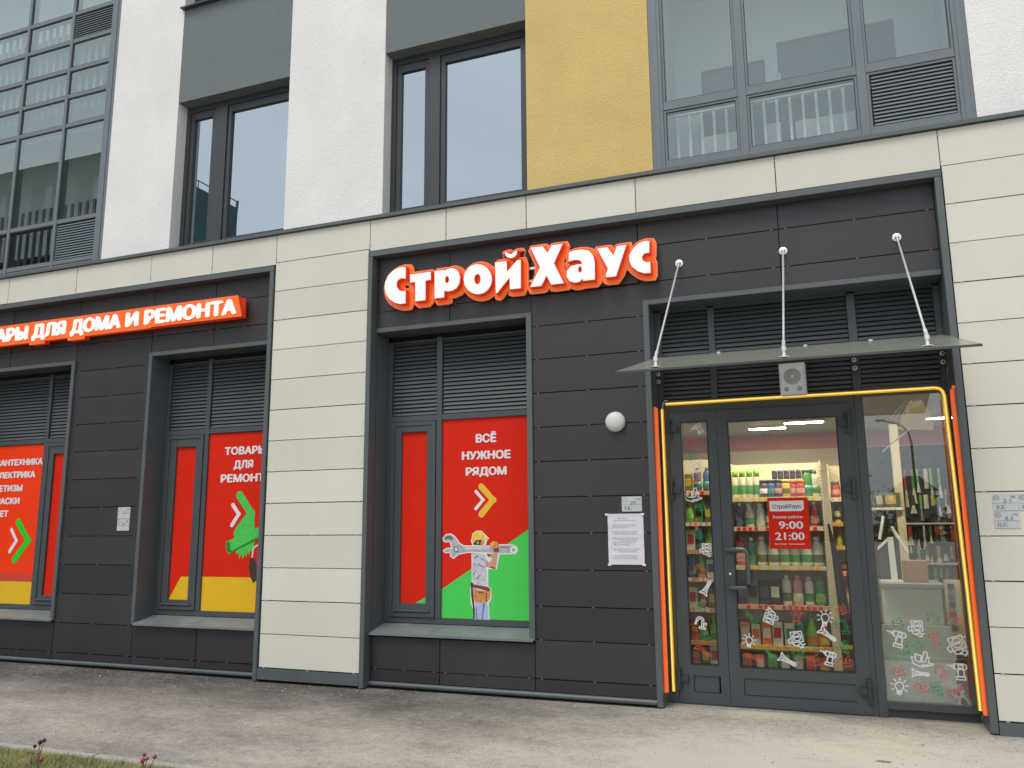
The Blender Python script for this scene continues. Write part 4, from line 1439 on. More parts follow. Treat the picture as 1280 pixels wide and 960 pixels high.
# ------------------------------------------------------------------ long sign
s2 = thing("shop_sign", "long lit sign of white capitals on orange backing reading ТОВАРЫ ДЛЯ ДОМА И РЕМОНТА", "sign")
WORDS = [("ТОВАРЫ", -10.41, -9.303, 3.924), ("ДЛЯ", -9.228, -8.657, 3.927), ("ДОМА", -8.575, -7.768, 3.925), ("И", -7.690, -7.492, 3.925), ("РЕМОНТА", -7.405, -6.068, 3.926)]
for i, (body, a, b, z) in enumerate(WORDS):
    o = text(body, 'signface2', a, b, z, .178, -.054, s2, name="letter_face", ext=.012, bold=.07)
    d = .042
    lo, hi = z-.045, z+.178+.040
    sl_ = .03 if body == "РЕМОНТА" else 0
    pl = [(a-d, lo), (b+d+sl_, lo), (b+d-sl_*1.2, hi), (a-d, hi)]
    if body[0] == 'Д':
        w1 = (b-a)/len(body)
        pl = [(a-d, lo-.035), (a+w1+d*.6, lo-.035), (a+w1+d*.6, lo), (b+d, lo), (b+d, hi), (a-d, hi)]
    if body == "РЕМОНТА":
        pl = [(a-d, lo), (a+.10, lo), (a+.10, lo+.012), (b+d+sl_, lo+.012), (b+d-sl_*1.2, hi), (a-d, hi)]
    MB().prism(pl, -.041, -.030).build("word_backing", 'signor', s2)
    inn = [(x, zz) for x, zz in offset_poly(pl, -.012)]
    MB().prism(offset_poly(pl, -.004), -.0295, .040+.001*i).build("word_casing", 'signred', s2)
    MB().prism(offset_poly(pl, -.010), -.0418, -.0411, ).build("word_border", 'neono', s2)
    MB().prism(offset_poly(pl, -.016), -.0426, -.0419).build("word_field", 'signor', s2)
bx_ = MB().box(-10.46, -6.03, .0425, .075, 3.90, 4.125)
bx_.build("sign_rail", 'signred', s2)
rb = MB()
for x in (-10.2, -9.0, -7.8, -6.4):
    rb.box(x-.02, x+.02, .0755, .0985, 3.93, 4.08)
rb.build("rail_bracket", 'zinc', s2)


# ------------------------------------------------------------------ upper windows
def upper_window(label, x0, x1, mull, zb=4.862, zt=6.755, name="upper_window"):
    t = thing(name, label, "window", "first floor windows under grey lintels")
    y = .195
    f = MB()
    rect_frame(f, x0, x1, zb, zt, .060, y, .29, tb=.055, tt=.075)
    f.build("frame", 'framedk', t, bevel=.002)
    f = MB()
    f.box(mull[0], mull[1], y-.006, .29, zb+.056, zt-.076)
    f.build("mullion", 'framedk', t, bevel=.002)
    for (a, b) in ((x0+.062, mull[0]-.002), (mull[1]+.002, x1-.062)):
        s = MB()
        rect_frame(s, a, b, zb+.058, zt-.078, .055, y+.012, .285, tb=.05, tt=.09)
        so_ = s.build("sash", 'framedk', t, bevel=.002)
        MB().box(a+.050, b-.050, y+.040, y+.046, zb+.100, zt-.160).build("pane", 'glassup', so_)
    return t


upper_window("first floor window with a dark green building mirrored in it, left of the middle white pier", -7.188, -5.542, (-6.735, -6.555))
upper_window("first floor window mirroring plain sky, left of the ochre pier", -4.268, -2.612, (-3.800, -3.665))
for a, b, m_ in ((-7.188, -5.542, (-6.735, -6.555)), (-4.268, -2.612, (-3.8, -3.665))):
    upper_window("second floor window above the %s grey lintel panel" % ("left" if a < -5 else "right"), a, b, m_, 8.05, 9.93)
for a, b in ((-7.19, -5.54), (-4.27, -2.61)):
    s = MB()
    s.hexa([(a-.02, -.02, 8.020), (b+.02, -.02, 8.020), (b+.02, .20, 8.020), (a-.02, .20, 8.020), (a-.02, -.02, 8.038), (b+.02, -.02, 8.038), (b+.02, .20, 8.052), (a-.02, .20, 8.052)])
    s.build("window_sill", 'framedk', B)
    MB().box(a, b, .305, .40, 6.60, 8.05).build("parapet_core", 'joint', B)


# ------------------------------------------------------------------ right loggia glazing
cr = thing("loggia_glazing", "grey framed loggia glazing right of the ochre pier, louver at its lower right", "window")
y = .045
f = MB()
f.box(-1.338, -1.222, y, .16, Z0, ZT)
f.box(1.262, 1.370, y, .16, Z0, ZT)
for a, b in ((-.530, -.455), (.487, .562)):
    f.box(a, b, y+.004, .16, Z0, ZT)
for x0_, x1_ in ((-1.2215, -.5305), (-.4545, .4865), (.5625, 1.2615)):
    f.box(x0_, x1_, y+.008, .16, Z0, 4.925)
    f.box(x0_, x1_, y+.006, .16, 5.458, 5.525)
    f.box(x0_, x1_, y+.006, .16, 7.50, 7.57)
    f.box(x0_, x1_, y+.006, .16, 8.04, 8.11)
    f.box(x0_, x1_, y+.006, .16, 8.64, 8.71)
f.build("frame", 'frameup', cr, bevel=.003)
st = MB()
st.box(-1.302, -1.256, y-.006, y-.0005, Z0+.01, ZT)
st.box(1.296, 1.340, y-.006, y-.0005, Z0+.01, ZT)
st.build("frame_rib", 'frameup', cr)
for x0_, x1_ in ((-1.222, -.530), (-.455, .487), (.562, 1.262)):
    sash = MB()
    rect_frame(sash, x0_+.002, x1_-.002, 5.527, 7.498, .020, y+.014, .13)
    rect_frame(sash, x0_+.002, x1_-.002, 4.927, 5.456, .020, y+.014, .13)
    so_ = sash.build("sash", 'frameup', cr)
    gk = MB()
    for za_, zb2 in ((5.548, 7.477), (4.948, 5.435)):
        rect_frame(gk, x0_+.0225, x1_-.0225, za_, zb2, .006, y+.019, .12)
    gk.build("gasket", 'black', so_)
    MB().box(x0_+.02, x1_-.02, y+.024, y+.028, 5.545, 7.48).build("pane", 'glassloggia', cr)
    MB().box(x0_+.02, x1_-.02, y+.024, y+.028, 8.12, 10.6).build("pane", 'glassloggia', cr)
    if x0_ < .5:
        MB().box(x0_+.02, x1_-.02, y+.024, y+.028, 4.945, 5.44).build("pane", 'glassloggia', cr)
louver(.60, 1.235, 4.955, 5.432, y+.016, cr, m='frameup', pitch=.034)
# inside of the loggia
lo_ = MB()
lo_.box(-1.31, -.99, 1.22, 1.30, 4.85, 7.55)
lo_.box(-.32, -.19, 1.22, 1.30, 4.85, 7.55)
lo_.box(.95, 1.36, 1.22, 1.30, 4.85, 7.55)
lo_.box(-.99, -.32, 1.22, 1.30, 6.46, 7.55)
lo_.box(-.19, .95, 1.22, 1.30, 6.62, 7.55)
lo_.box(-1.31, 1.36, .17, 1.22, 7.30, 7.548)
lo_.box(-1.31, -1.27, .17, 1.22, 4.80, 7.30)
lo_.box(1.32, 1.36, .17, 1.22, 4.80, 7.30)
lo_.build("loggia_wall", 'loggia', B)
lw = MB()
lw.box(-.99, -.32, 1.26, 1.29, 4.85, 6.46)
lw.box(-.19, .95, 1.26, 1.29, 4.85, 6.62)
lw.build("loggia_window", 'grey', B)
MB().box(-1.0, 1.31, 1.05, 1.21, 4.85, 5.86).build("loggia_parapet", 'grey3', B)
rl_ = thing("balcony_railing", "pale balcony railing bars behind the lower panes of the loggia", "railing")
for k in range(17):
    x = -1.12+k*.115
    MB().box(x-.012, x+.012, .24, .265, 4.84, 5.47).build("bar", 'loggia', rl_)
MB().box(-1.26, 1.3, .235, .27, 5.4705, 5.51).build("top_rail", 'loggia', rl_)
for k, (a, b) in enumerate(((-.93, -.47), (-.33, -.18), (-.05, .47), (.52, .9))):
    o = MB().box(a, b, .40, .62, 4.82, 5.29+.02*(k % 2)).build("foam_sheet", 'white', None)
    tag(o, ["white insulation block standing behind the railing at left", "narrow white block behind the railing by the mullion", "wide white block behind the railing at the centre", "white block behind the loggia louver"][k], "building block")
lt = MB().box(-.215, -.165, 1.10, 1.21, 6.08, 6.20)
tag(lt.build("wall_light", 'white', None), "small white light on the back wall of the loggia", "light")

# ------------------------------------------------------------------ left curtain wall
cl = thing("curtain_wall", "tall grey gridded loggia glazing at the left edge", "window")
y = .045
cols = [-8.425, -9.135, -9.975, -10.815, -11.655, -12.495, -12.95]
rowsz = [4.93, 5.485, 6.825, 7.245, 7.640, 8.055, 8.470, 9.95, ZT]
f = MB()
f.box(-8.425, -8.270, y, .16, Z0, ZT)
f.box(-8.365, -8.32, y-.008, y-.0005, Z0+.01, ZT)
for x in cols[1:]:
    f.box(x-.026, x+.026, y+.003, .16, Z0, ZT)
f.build("frame", 'frameup', cl, bevel=.003)
f = MB()
for i in range(len(cols)-1):
    a, b = cols[i+1]+.0265, cols[i]-(.0005 if i == 0 else .0265)
    for z in rowsz[:-1]:
        f.box(a, b, y+.006, .16, z-.028, z+.028)
    f.box(a, b, y+.012, .16, Z0, 4.8985)
f.build("transom", 'frameup', cl, bevel=.003)
gk = MB()
for i in range(len(cols)-1):
    a, b = cols[i+1]+.027, cols[i]-(.001 if i == 0 else .027)
    for j in range(len(rowsz)-1):
        z0_, z1_ = rowsz[j]+.0285, rowsz[j+1]-.0285
        if i == 0 and j in (0, 5):
            louver(a+.012, b-.012, z0_+.01, z1_-.01, y+.012, cl, m='frameup', pitch=.034)
            continue
        rect_frame(gk, a, b, z0_, z1_, .011, y+.016, .13)
        gm = 'glasscwdk' if j == 0 else ('glasscw')
        MB().box(a+.010, b-.010, y+.024, y+.028, z0_+.01, z1_-.01).build("pane", gm, cl)
gk.build("gasket", 'framedk', cl)
# what stands behind the panes: rails, slab edge, pale walls
MB().box(-12.95, -8.28, .95, 1.05, 5.49, 10.6).build("loggia_wall", 'loggia', B)
MB().box(-12.95, -8.28, .17, .94, 7.60, 7.75).build("slab_edge", 'grey', B)
MB().box(-12.95, -8.28, .36, .38, 6.90, 8.46).build("tinted_backing", 'grey', B)
rl2 = thing("balcony_railing", "closely spaced railing bars behind the upper rows of the left glazing", "railing")
rb_ = MB()
for k in range(34):
    x = -12.7+k*.13
    rb_.box(x-.022, x+.022, .170, .19, 7.76, 8.50)
    rb_.box(x-.022, x+.022, .170, .19, 7.10, 7.59)
rb_.build("railing_bars", 'grey2', rl2)
rl3 = thing("balcony_railing", "railing bars behind the lowest dark panes of the left glazing", "railing")
rb_ = MB()
for k in range(32):
    x = -12.7+k*.13
    rb_.box(x-.02, x+.02, .22, .24, 4.83, 5.80)
rb_.build("railing_bars", 'grey3', rl3)

# ------------------------------------------------------------------ shop interior
sf = MB().box(-2.4, 6, .43, 7.0, -.05, .02).build("shop_floor", 'tile', None, kind="structure")
scl = MB().box(-2.4, 6, .43, 7.0, 3.02, 3.10).build("shop_ceiling", 'ceil', None, kind="structure")
wl_ = MB()
wl_.box(-2.4, 6, 6.9, 7.0, .02, 2.76)
wl_.box(-2.4, 6, 6.9, 7.0, 3.0, 3.02)
wl_.box(-2.45, -2.40, .43, 7.0, .02, 3.02)
wl_.box(6, 6.05, .43, 7.0, .02, 3.02)
wl_.build("shop_wall", 'creamwall', None, kind="structure")
MB().box(-2.4, 6, 6.88, 7.0, 2.761, 2.999).build("pink_wall_band", 'pinkband', None, kind="structure")
MB().box(-2.4, 6, 6.87, 6.899, 2.40, 2.54).build("cream_wall_rail", 'cream', None, kind="structure")
LIG = [(-.80, 5.68, "far left"), (-.26, 5.12, "near left"), (1.6, 5.4, "far right"), (-.6, 2.2, "left front"), (2.9, 2.0, "middle front"), (3.4, 3.9, "right"), (-.55, 1.0, "unseen fill light added just inside the door"), (.85, .95, "unseen fill light added just inside the side pane")]  # last two are unseen, added to light the fronts of the goods
for (lx, ly, nm) in LIG:
    fr_ = 1.7 if ly < 1.5 else 1.0
    c = thing("ceiling_or_fill_light", "flat glowing ceiling light in the shop, %s" % nm, "ceiling light", "ceiling lights inside the shop", loc=(lx, ly, 3.0))
    MB().box(-.28*fr_, .28*fr_, -.09*fr_, .09*fr_, -.015, .018).build("housing", 'white', c)
    MB().box(-.26*fr_, .26*fr_, -.075*fr_, .075*fr_, -.022, -.016).build("diffuser", 'tubelight', c)

# ---- shelf units
def shelf_unit(label, x0, x1, y0, depth, levels, back=True, rail='cream'):
    t = thing("shelf_unit", label, "shelf unit")
    for z in levels:
        o = MB().box(x0+.012, x1-.012, y0, y0+depth, z-.03, z-.004).build("shelf", 'cream', t)
        MB().box(x0+.012, x1-.012, y0-.008, y0-.0005, z-.045, z-.002).build("price_rail", rail if isinstance(rail, str) else rail[levels.index(z)], o)
        tg = MB()
        x = x0+.05
        while x < x1-.06:
            if prnd.random() < .7:
                tg.box(x, x+.035, y0-.010, y0-.0085, z-.040, z-.008)
            x += .055
        tg.build("price_tag", prnd.choice(['film_white', 'yel', 'red']), o, kind="stuff")
    up_ = MB()
    for x in (x0, x1-.012):
        up_.box(x, x+.012, y0+.0, y0+depth, 0.02, levels[-1]+.35)
    up_.build("upright", 'cream', t)
    sl_ = MB()
    z = .2
    while z < levels[-1]+.3:
        sl_.box(x1-.012, x1-.006, y0-.0015, y0-.0002, z, z+.018)
        z += .035
    sl_.build("upright_slots", 'black', t, kind="stuff")
    if back:
        MB().box(x0+.012, x1-.012, y0+depth-.01, y0+depth, .02, levels[-1]+.35).build("back_panel", 'cream', t)
    return t


UM = {}


def vm(name, c, rough=.35):
    MT[name] = mat(name, c, rough, noise=.05)


vm('p_white', (.62, .62, .52)); vm('p_cream', (.60, .56, .40)); vm('p_green', (.07, .26, .05)); vm('p_lime', (.22, .48, .05))
vm('p_black', (.02, .02, .024)); vm('p_purple', (.08, .05, .10)); vm('p_red', (.42, .05, .04)); vm('p_orange', (.62, .17, .03))
vm('p_blue', (.05, .10, .22)); vm('p_teal', (.06, .24, .20)); vm('p_yellow', (.58, .42, .05)); vm('p_pink', (.55, .28, .24)); vm('p_olive', (.12, .13, .05))

_pm = {}


def pmesh(kind):
    if kind in _pm:
        return _pm[kind]
    out = []
    if kind == 'spray_bottle':
        b = MB().lathe([(.030, 0), (.040, .008), (.041, .10), (.036, .13), (.020, .165), (.013, .185)], (0, 0, 0), 12, .62)
        out.append(('body', b))
        l = MB().lathe([(.0415, .022), (.0420, .024), (.0420, .078), (.0415, .080)], (0, 0, 0), 12, .63)
        out.append(('label', l))
        h = MB().box(-.028, .018, -.010, .010, .186, .212)
        h.hexa([(-.030, -.006, .150), (-.022, -.006, .148), (-.022, .006, .148), (-.030, .006, .150), (-.020, -.006, .190), (-.012, -.006, .190), (-.012, .006, .190), (-.020, .006, .190)])
        h.lathe([(.014, .170), (.014, .187)], (0, 0, 0), 8)
        out.append(('trigger', h))
    elif kind == 'flat_bottle':
        b = MB().lathe([(.034, 0), (.040, .008), (.043, .07), (.036, .11), (.041, .155), (.034, .195), (.016, .215)], (0, 0, 0), 12, .5)
        out.append(('body', b))
        out.append(('label', MB().lathe([(.0432, .030), (.0446, .070), (.0400, .100)], (0, 0, 0), 12, .51)))
        out.append(('cap', MB().lathe([(.017, .214), (.017, .240), (.012, .244)], (0, 0, 0), 8)))
    elif kind == 'spray_can':
        out.append(('body', MB().lathe([(.028, 0), (.030, .005), (.030, .17), (.024, .185)], (0, 0, 0), 12)))
        out.append(('label', MB().lathe([(.0305, .03), (.0308, .031), (.0308, .11), (.0305, .111)], (0, 0, 0), 12)))
        out.append(('cap', MB().lathe([(.026, .185), (.026, .235), (.020, .245)], (0, 0, 0), 12)))
    elif kind == 'jar':
        out.append(('body', MB().lathe([(.034, 0), (.038, .006), (.038, .10), (.032, .115)], (0, 0, 0), 12)))
        out.append(('label', MB().lathe([(.0385, .03), (.0388, .031), (.0388, .07), (.0385, .071)], (0, 0, 0), 12)))
        out.append(('lid', MB().lathe([(.035, .115), (.035, .140), (.030, .143)], (0, 0, 0), 12)))
    elif kind == 'carton':
        out.append(('body', MB().box(-.042, .042, -.035, .035, 0, .20)))
        out.append(('label', MB().box(-.032, .032, -.0375, -.0355, .06, .15)))
    elif kind == 'duck_bottle':
        b = MB().lathe([(.046, 0), (.056, .01), (.058, .10), (.040, .17), (.018, .22), (.016, .25)], (0, 0, 0), 12, .55)
        out.append(('body', b))
        out.append(('label', MB().lathe([(.0590, .025), (.0598, .028), (.0590, .085)], (0, 0, 0), 12, .56)))
        out.append(('cap', MB().lathe([(.020, .25), (.020, .285), (.012, .30)], (0, 0, 0), 8)))
    res = []
    for n, b in out:
        me = b.mesh(kind+"_"+n)
        bm = bmesh.new(); bm.from_mesh(me); bmesh.ops.recalc_face_normals(bm, faces=bm.faces); bm.to_mesh(me); bm.free()
        for p in me.polygons:
            p.use_smooth = kind != 'carton'
        res.append((n, me))
    _pm[kind] = res
    return res


_pc = {}


def product(kind, x, y, z, mats, label, group, sc=1.0, rz=0.0):
    t = thing(kind, label, {"spray_bottle": "spray bottle", "flat_bottle": "bottle", "spray_can": "spray can", "jar": "jar", "carton": "box", "duck_bottle": "bottle"}[kind], group, loc=(x, y, z))
    t.scale = (sc, sc, sc)
    t.rotation_euler.z = rz
    for (n, me), m in zip(pmesh(kind), mats):
        key = (me.name, m)
        if key not in _pc:
            c = me.copy()
            c.materials.append(MT[m])
            _pc[key] = c
        link(n, _pc[key], t)


ORD = ["first", "second", "third", "fourth", "fifth", "sixth", "seventh", "eighth", "ninth", "tenth", "eleventh", "twelfth", "thirteenth", "fourteenth", "fifteenth", "sixteenth", "seventeenth", "eighteenth", "nineteenth"]
CN = {'p_white': 'white', 'p_cream': 'cream', 'p_green': 'green', 'p_lime': 'lime', 'p_black': 'black', 'p_purple': 'purple', 'p_red': 'red', 'p_orange': 'orange', 'p_blue': 'blue', 'p_teal': 'teal', 'p_yellow': 'yellow', 'p_pink': 'pink', 'p_olive': 'olive', 'film_white': 'white', 'carton': 'brown'}
KN = {"spray_bottle": "trigger spray bottle", "flat_bottle": "bottle", "spray_can": "capped can", "jar": "jar", "carton": "box", "duck_bottle": "wide bottle"}
levels = [.13, .400, .780, 1.155, 1.530, 1.818]
SY = 1.30
shelf_unit("cream metal shelf unit full of bottles straight behind the door", -.925, -.055, SY, .38, levels, rail=['cream', 'orangeshelf', 'orangeshelf', 'cream', 'cream', 'cream'])
SHN = {.13: "lowest", .400: "fifth", .780: "fourth", 1.155: "third", 1.530: "second", 1.818: "top"}


def stock(z, items, x0, x1, where="shelf behind the door", y=SY+.07, group="goods on the shelves behind the door", lev=None):
    n = len(items)
    for i, (kind, mats, sc) in enumerate(items):
        x = x0+(x1-x0)*(i+.5)/n
        lab = "%s %s, %s from the left on the %s %s" % (CN[mats[0]], KN[kind], ORD[i], lev or SHN[z], where)
        product(kind, x, y+prnd.uniform(-.01, .01), z-.002, mats, lab, group, sc, prnd.uniform(-.15, .15))


G_ = ('spray_can', ('p_cream', 'p_green', 'p_lime'), 1.12)
stock(1.818, [G_, G_, G_, G_, ('jar', ('p_purple', 'film_white', 'p_black'), 1.2), ('jar', ('p_blue', 'p_teal', 'p_black'), 1.2), ('jar', ('p_purple', 'p_pink', 'p_black'), 1.2),
              ('jar', ('p_yellow', 'p_olive', 'p_yellow'), 1.2), ('jar', ('p_red', 'p_pink', 'p_orange'), 1.15), ('jar', ('p_red', 'p_pink', 'p_orange'), 1.15), ('flat_bottle', ('p_green', 'p_teal', 'p_green'), 1.1), ('flat_bottle', ('p_white', 'p_green', 'p_teal'), 1.05)], -.91, -.08)
stock(1.530, [('flat_bottle', ('p_purple', 'p_blue', 'film_white'), .95), ('spray_bottle', ('p_white', 'p_green', 'p_white'), 1.1), ('spray_bottle', ('p_white', 'p_cream', 'p_white'), 1.1), ('jar', ('p_olive', 'p_cream', 'p_olive'), 1.5), ('spray_bottle', ('p_white', 'p_green', 'p_white'), 1.05),
              ('jar', ('p_olive', 'p_cream', 'p_black'), 1.4), ('flat_bottle', ('p_cream', 'p_green', 'p_black'), 1.0), ('flat_bottle', ('p_red', 'p_pink', 'film_white'), 1.0)], -.90, -.09)
SB = ('spray_bottle', ('p_white', 'p_green', 'p_white'), 1.3)
SL = ('spray_bottle', ('p_white', 'p_olive', 'p_white'), 1.3)
stock(1.155, [('flat_bottle', ('p_red', 'p_pink', 'p_red'), 1.15), ('flat_bottle', ('p_teal', 'p_green', 'film_white'), 1.1), SL, SL, SB, SB, SB, SL], -.91, -.08)
stock(.780, [('carton', ('p_black', 'p_purple'), 1.15), ('carton', ('p_olive', 'p_black'), 1.2), ('carton', ('p_black', 'p_purple'), 1.15), ('carton', ('p_black', 'p_cream'), 1.15), ('flat_bottle', ('p_white', 'p_olive', 'p_white'), 1.15), ('flat_bottle', ('p_pink', 'p_cream', 'p_pink'), 1.15), ('flat_bottle', ('p_white', 'p_green', 'p_white'), 1.12), ('flat_bottle', ('p_green', 'p_lime', 'p_green'), 1.15)], -.91, -.08)
stock(.400, [('carton', ('p_pink', 'p_cream'), 1.05), ('carton', ('p_cream', 'p_orange'), .95), ('carton', ('p_orange', 'p_cream'), 1.05), ('carton', ('p_white', 'p_red'), 1.1), ('carton', ('p_cream', 'p_teal'), 1.05), ('flat_bottle', ('p_teal', 'p_green', 'p_teal'), 1.1), ('duck_bottle', ('p_lime', 'p_orange', 'p_green'), 1.05), ('duck_bottle', ('p_orange', 'p_yellow', 'p_lime'), .95)], -.91, -.08)
stock(.13, [('carton', ('p_orange', 'p_red'), .9), ('carton', ('p_orange', 'p_cream'), .9), ('carton', ('p_lime', 'p_green'), .95), ('carton', ('p_lime', 'p_cream'), .95), ('carton', ('p_pink', 'p_cream'), .9), ('carton', ('p_orange', 'p_red'), .95), ('jar', ('p_orange', 'p_yellow', 'p_red'), 1.2)], -.91, -.08)
# second row of dark tins behind the top ones
for k in range(7):
    product('jar', -.50+k*.058, 1.52, 2.0, ('p_black', 'p_purple', 'film_white'), "%s dark can with a white cap standing at the back above the top shelf" % ORD[k], "dark cans on the raised back shelf", .72)
MB().box(-.56, -.14, 1.47, 1.66, 1.965, 1.998).build("shelf", 'cream', bpy.data.objects["shelf_unit"])

u2 = shelf_unit("narrow cream shelf unit right of the main shelves, seen past the door stile", .005, .36, 1.95, .40, [.35, .70, 1.07, 1.33, 1.57, 1.82], rail=['orangeshelf', 'orangeshelf', 'cream', 'orangeshelf', 'orangeshelf', 'cream'])
W2 = "shelf of the narrow unit"
g2 = "goods on the narrow shelf unit"
stock(1.82, [('jar', ('p_red', 'p_pink', 'p_olive'), 1.2), ('spray_can', ('p_olive', 'p_cream', 'p_pink'), .9), ('jar', ('p_pink', 'p_red', 'p_olive'), 1.2)], .02, .34, W2, 2.05, g2, "top")
stock(1.57, [('jar', ('p_yellow', 'p_black', 'p_cream'), .8), ('jar', ('p_olive', 'p_black', 'p_yellow'), .8), ('jar', ('p_cream', 'p_black', 'p_black'), .8)], .02, .34, W2, 2.05, g2, "second")
stock(1.33, [('jar', ('p_yellow', 'p_lime', 'p_yellow'), .7), ('jar', ('p_lime', 'p_yellow', 'p_yellow'), .7), ('jar', ('p_yellow', 'p_olive', 'p_lime'), .7)], .02, .34, W2, 2.05, g2, "third")
stock(1.07, [('jar', ('p_black', 'p_red', 'p_red'), .9), ('carton', ('p_black', 'p_red'), .8)], .02, .34, W2, 2.05, g2, "fourth")
stock(.70, [('carton', ('p_orange', 'p_cream'), 1.0), ('carton', ('p_orange', 'p_red'), 1.0)], .02, .34, W2, 2.05, g2, "fifth")
stock(.35, [('carton', ('p_cream', 'p_orange'), 1.0), ('carton', ('p_lime', 'p_green'), 1.0)], .02, .34, W2, 2.05, g2, "lowest")
u3 = shelf_unit("shelf unit seen through the narrow left door pane", -1.95, -1.02, 1.45, .38, [.15, .40, .72, 1.02, 1.30, 1.58, 1.90], rail='orangeshelf')
W3 = "shelf behind the narrow pane"
g3 = "goods behind the narrow left pane"
ct = [('carton', ('p_green', 'p_black'), 1.0), ('carton', ('p_olive', 'p_yellow'), .9), ('jar', ('p_red', 'p_pink', 'p_red'), 1.1), ('carton', ('p_cream', 'p_red'), 1.0), ('flat_bottle', ('p_blue', 'p_teal', 'p_blue'), 1.0), ('carton', ('p_white', 'p_blue'), .9), ('carton', ('carton', 'p_cream'), .9), ('duck_bottle', ('p_lime', 'p_green', 'p_lime'), .8), ('jar', ('p_orange', 'p_red', 'p_orange'), 1.2)]
for z, nm in ((.15, "lowest"), (.40, "sixth"), (.72, "fifth"), (1.02, "fourth"), (1.30, "third"), (1.58, "second"), (1.90, "top")):
    stock(z, [prnd.choice(ct) for _ in range(6)], -1.60, -1.04, W3, 1.52, g3, nm)

# umbrella or rolled netting leaning between the two units
nb = MB().tube([(-.02, 1.22, 1.55), (.02, 1.2, 1.25), (.05, 1.2, .9), (.09, 1.2, .45)], [.01, .03, .045, .06], 9)
tag(nb.build("rolled_mat", 'p_black', None, smooth=True), "dark rolled sheeting leaning between the two shelf units", "roll")

# ---- counter and till behind the side pane
co = thing("shop_counter", "pale green counter with a dark top behind the side pane", "counter")
MB().box(.42, .905, 1.32, 1.9, .02, .965).build("front", 'counter', co)
MB().box(.40, .925, 1.26, 1.95, .967, 1.000).build("counter_top", 'grey', co)
MB().box(.43, .895, 1.312, 1.319, .60, .95).build("front_panel", 'counter', co)
ml = thing("till_monitor", "white and black till screen seen from behind on the counter", "monitor", loc=(.50, 1.42, 1.0))
MB().box(-.09, .10, -.06, .09, .002, .02).build("foot", 'white', ml)
MB().hexa([(-.085, .0, .04), (-.01, .0, .04), (-.01, .03, .04), (-.085, .03, .04), (-.095, .02, .26), (-.01, .02, .26), (-.01, .05, .26), (-.095, .05, .26)]).build("screen", 'black', ml)
MB().hexa([(.0, -.02, .02), (.055, -.02, .02), (.055, .02, .02), (.0, .02, .02), (-.005, -.01, .42), (.045, -.01, .42), (.045, .02, .42), (-.005, .02, .42)]).build("stand", 'white', ml)
MB().hexa([(-.095, -.01, .30), (-.005, -.01, .38), (-.005, .03, .38), (-.095, .03, .30), (-.095, -.01, .33), (-.005, -.01, .41), (-.005, .03, .41), (-.095, .03, .33)]).build("arm", 'white', ml)
sk = thing("desk_lamp_arm", "white folded lamp arm rising over the counter", "lamp", loc=(.52, 1.45, 1.0))
MB().tube([(-.09, 0, .40), (-.04, 0, .62)], .014, 8).build("lower_arm", 'white', sk)
MB().tube([(.02, 0, .52), (.14, 0, .27)], .015, 8).build("upper_arm", 'white', sk)
bx2 = MB().box(.62, .82, 1.45, 1.7, 1.001, 1.20)
tag(bx2.build("carton_box", 'carton', None), "brown cardboard box standing on the counter", "box")
sg_ = thing("shelf_sign", "small yellow green boxed goods on a high ledge behind the counter", "box")
MB().box(.44, .70, 2.3, 2.45, 1.72, 1.87).build("box", 'p_olive', sg_)
MB().box(.47, .53, 2.29, 2.299, 1.75, 1.84).build("label", 'p_cream', sg_)
MB().box(.56, .66, 2.29, 2.299, 1.75, 1.84).build("label", 'p_yellow', sg_)
MB().box(.40, .72, 2.28, 2.5, 1.69, 1.715).build("ledge", 'film_white', sg_)
pl = MB().box(.66, .74, 2.35, 2.45, .02, 2.6)
tag(pl.build("display_post", 'cream', None), "cream post rising behind the counter", "post")
# tall tool board
tb_ = thing("tool_board", "dark peg board rising behind the counter", "peg board")
MB().box(.42, 2.2, 3.05, 3.10, .4, 2.42).build("board", 'pegboard', tb_)
MB().box(.76, 2.0, 2.96, 3.05, 1.535, 1.555).build("hook_rail", 'steel', tb_)
MB().box(.76, 2.0, 2.96, 3.05, 1.10, 1.12).build("hook_rail", 'steel', tb_)
trn = random.Random(9)
NCOL = 19
TC = ['p_black', 'p_olive', 'p_green', 'p_lime', 'p_yellow', 'carton', 'p_white', 'p_red', 'p_black', 'p_cream', 'p_teal']
for row, (zt_, ln_) in enumerate(((2.15, .42), (1.86, .33), (1.52, .30), (1.30, .22), (1.06, .25))):
    for k in range(NCOL):
        x = .76+k*.066+trn.uniform(-.015, .015)
        c_ = trn.choice(TC)
        L_ = ln_*trn.uniform(.6, 1.05)
        r_ = trn.uniform(.010, .026)
        t_ = thing("hand_tool", "%s handled tool, %s from the left in the %s row of the tool board" % (CN[c_], ORD[k], ORD[row]), "tool", "tools hanging on the board", loc=(x, 2.99, zt_))
        MB().tube([(0, 0, 0), (0, 0, -L_*.55)], [r_*.9, r_], 7).build("handle", c_, t_, smooth=True)
        MB().hexa([(-r_*1.5, -.006, -L_), (r_*1.5, -.006, -L_), (r_*1.5, .006, -L_), (-r_*1.5, .006, -L_), (-r_*.5, -.006, -L_*.55), (r_*.5, -.006, -L_*.55), (r_*.5, .006, -L_*.55), (-r_*.5, .006, -L_*.55)]).build("blade", trn.choice(['steel', 'zinc', 'p_black', 'p_cream']), t_)
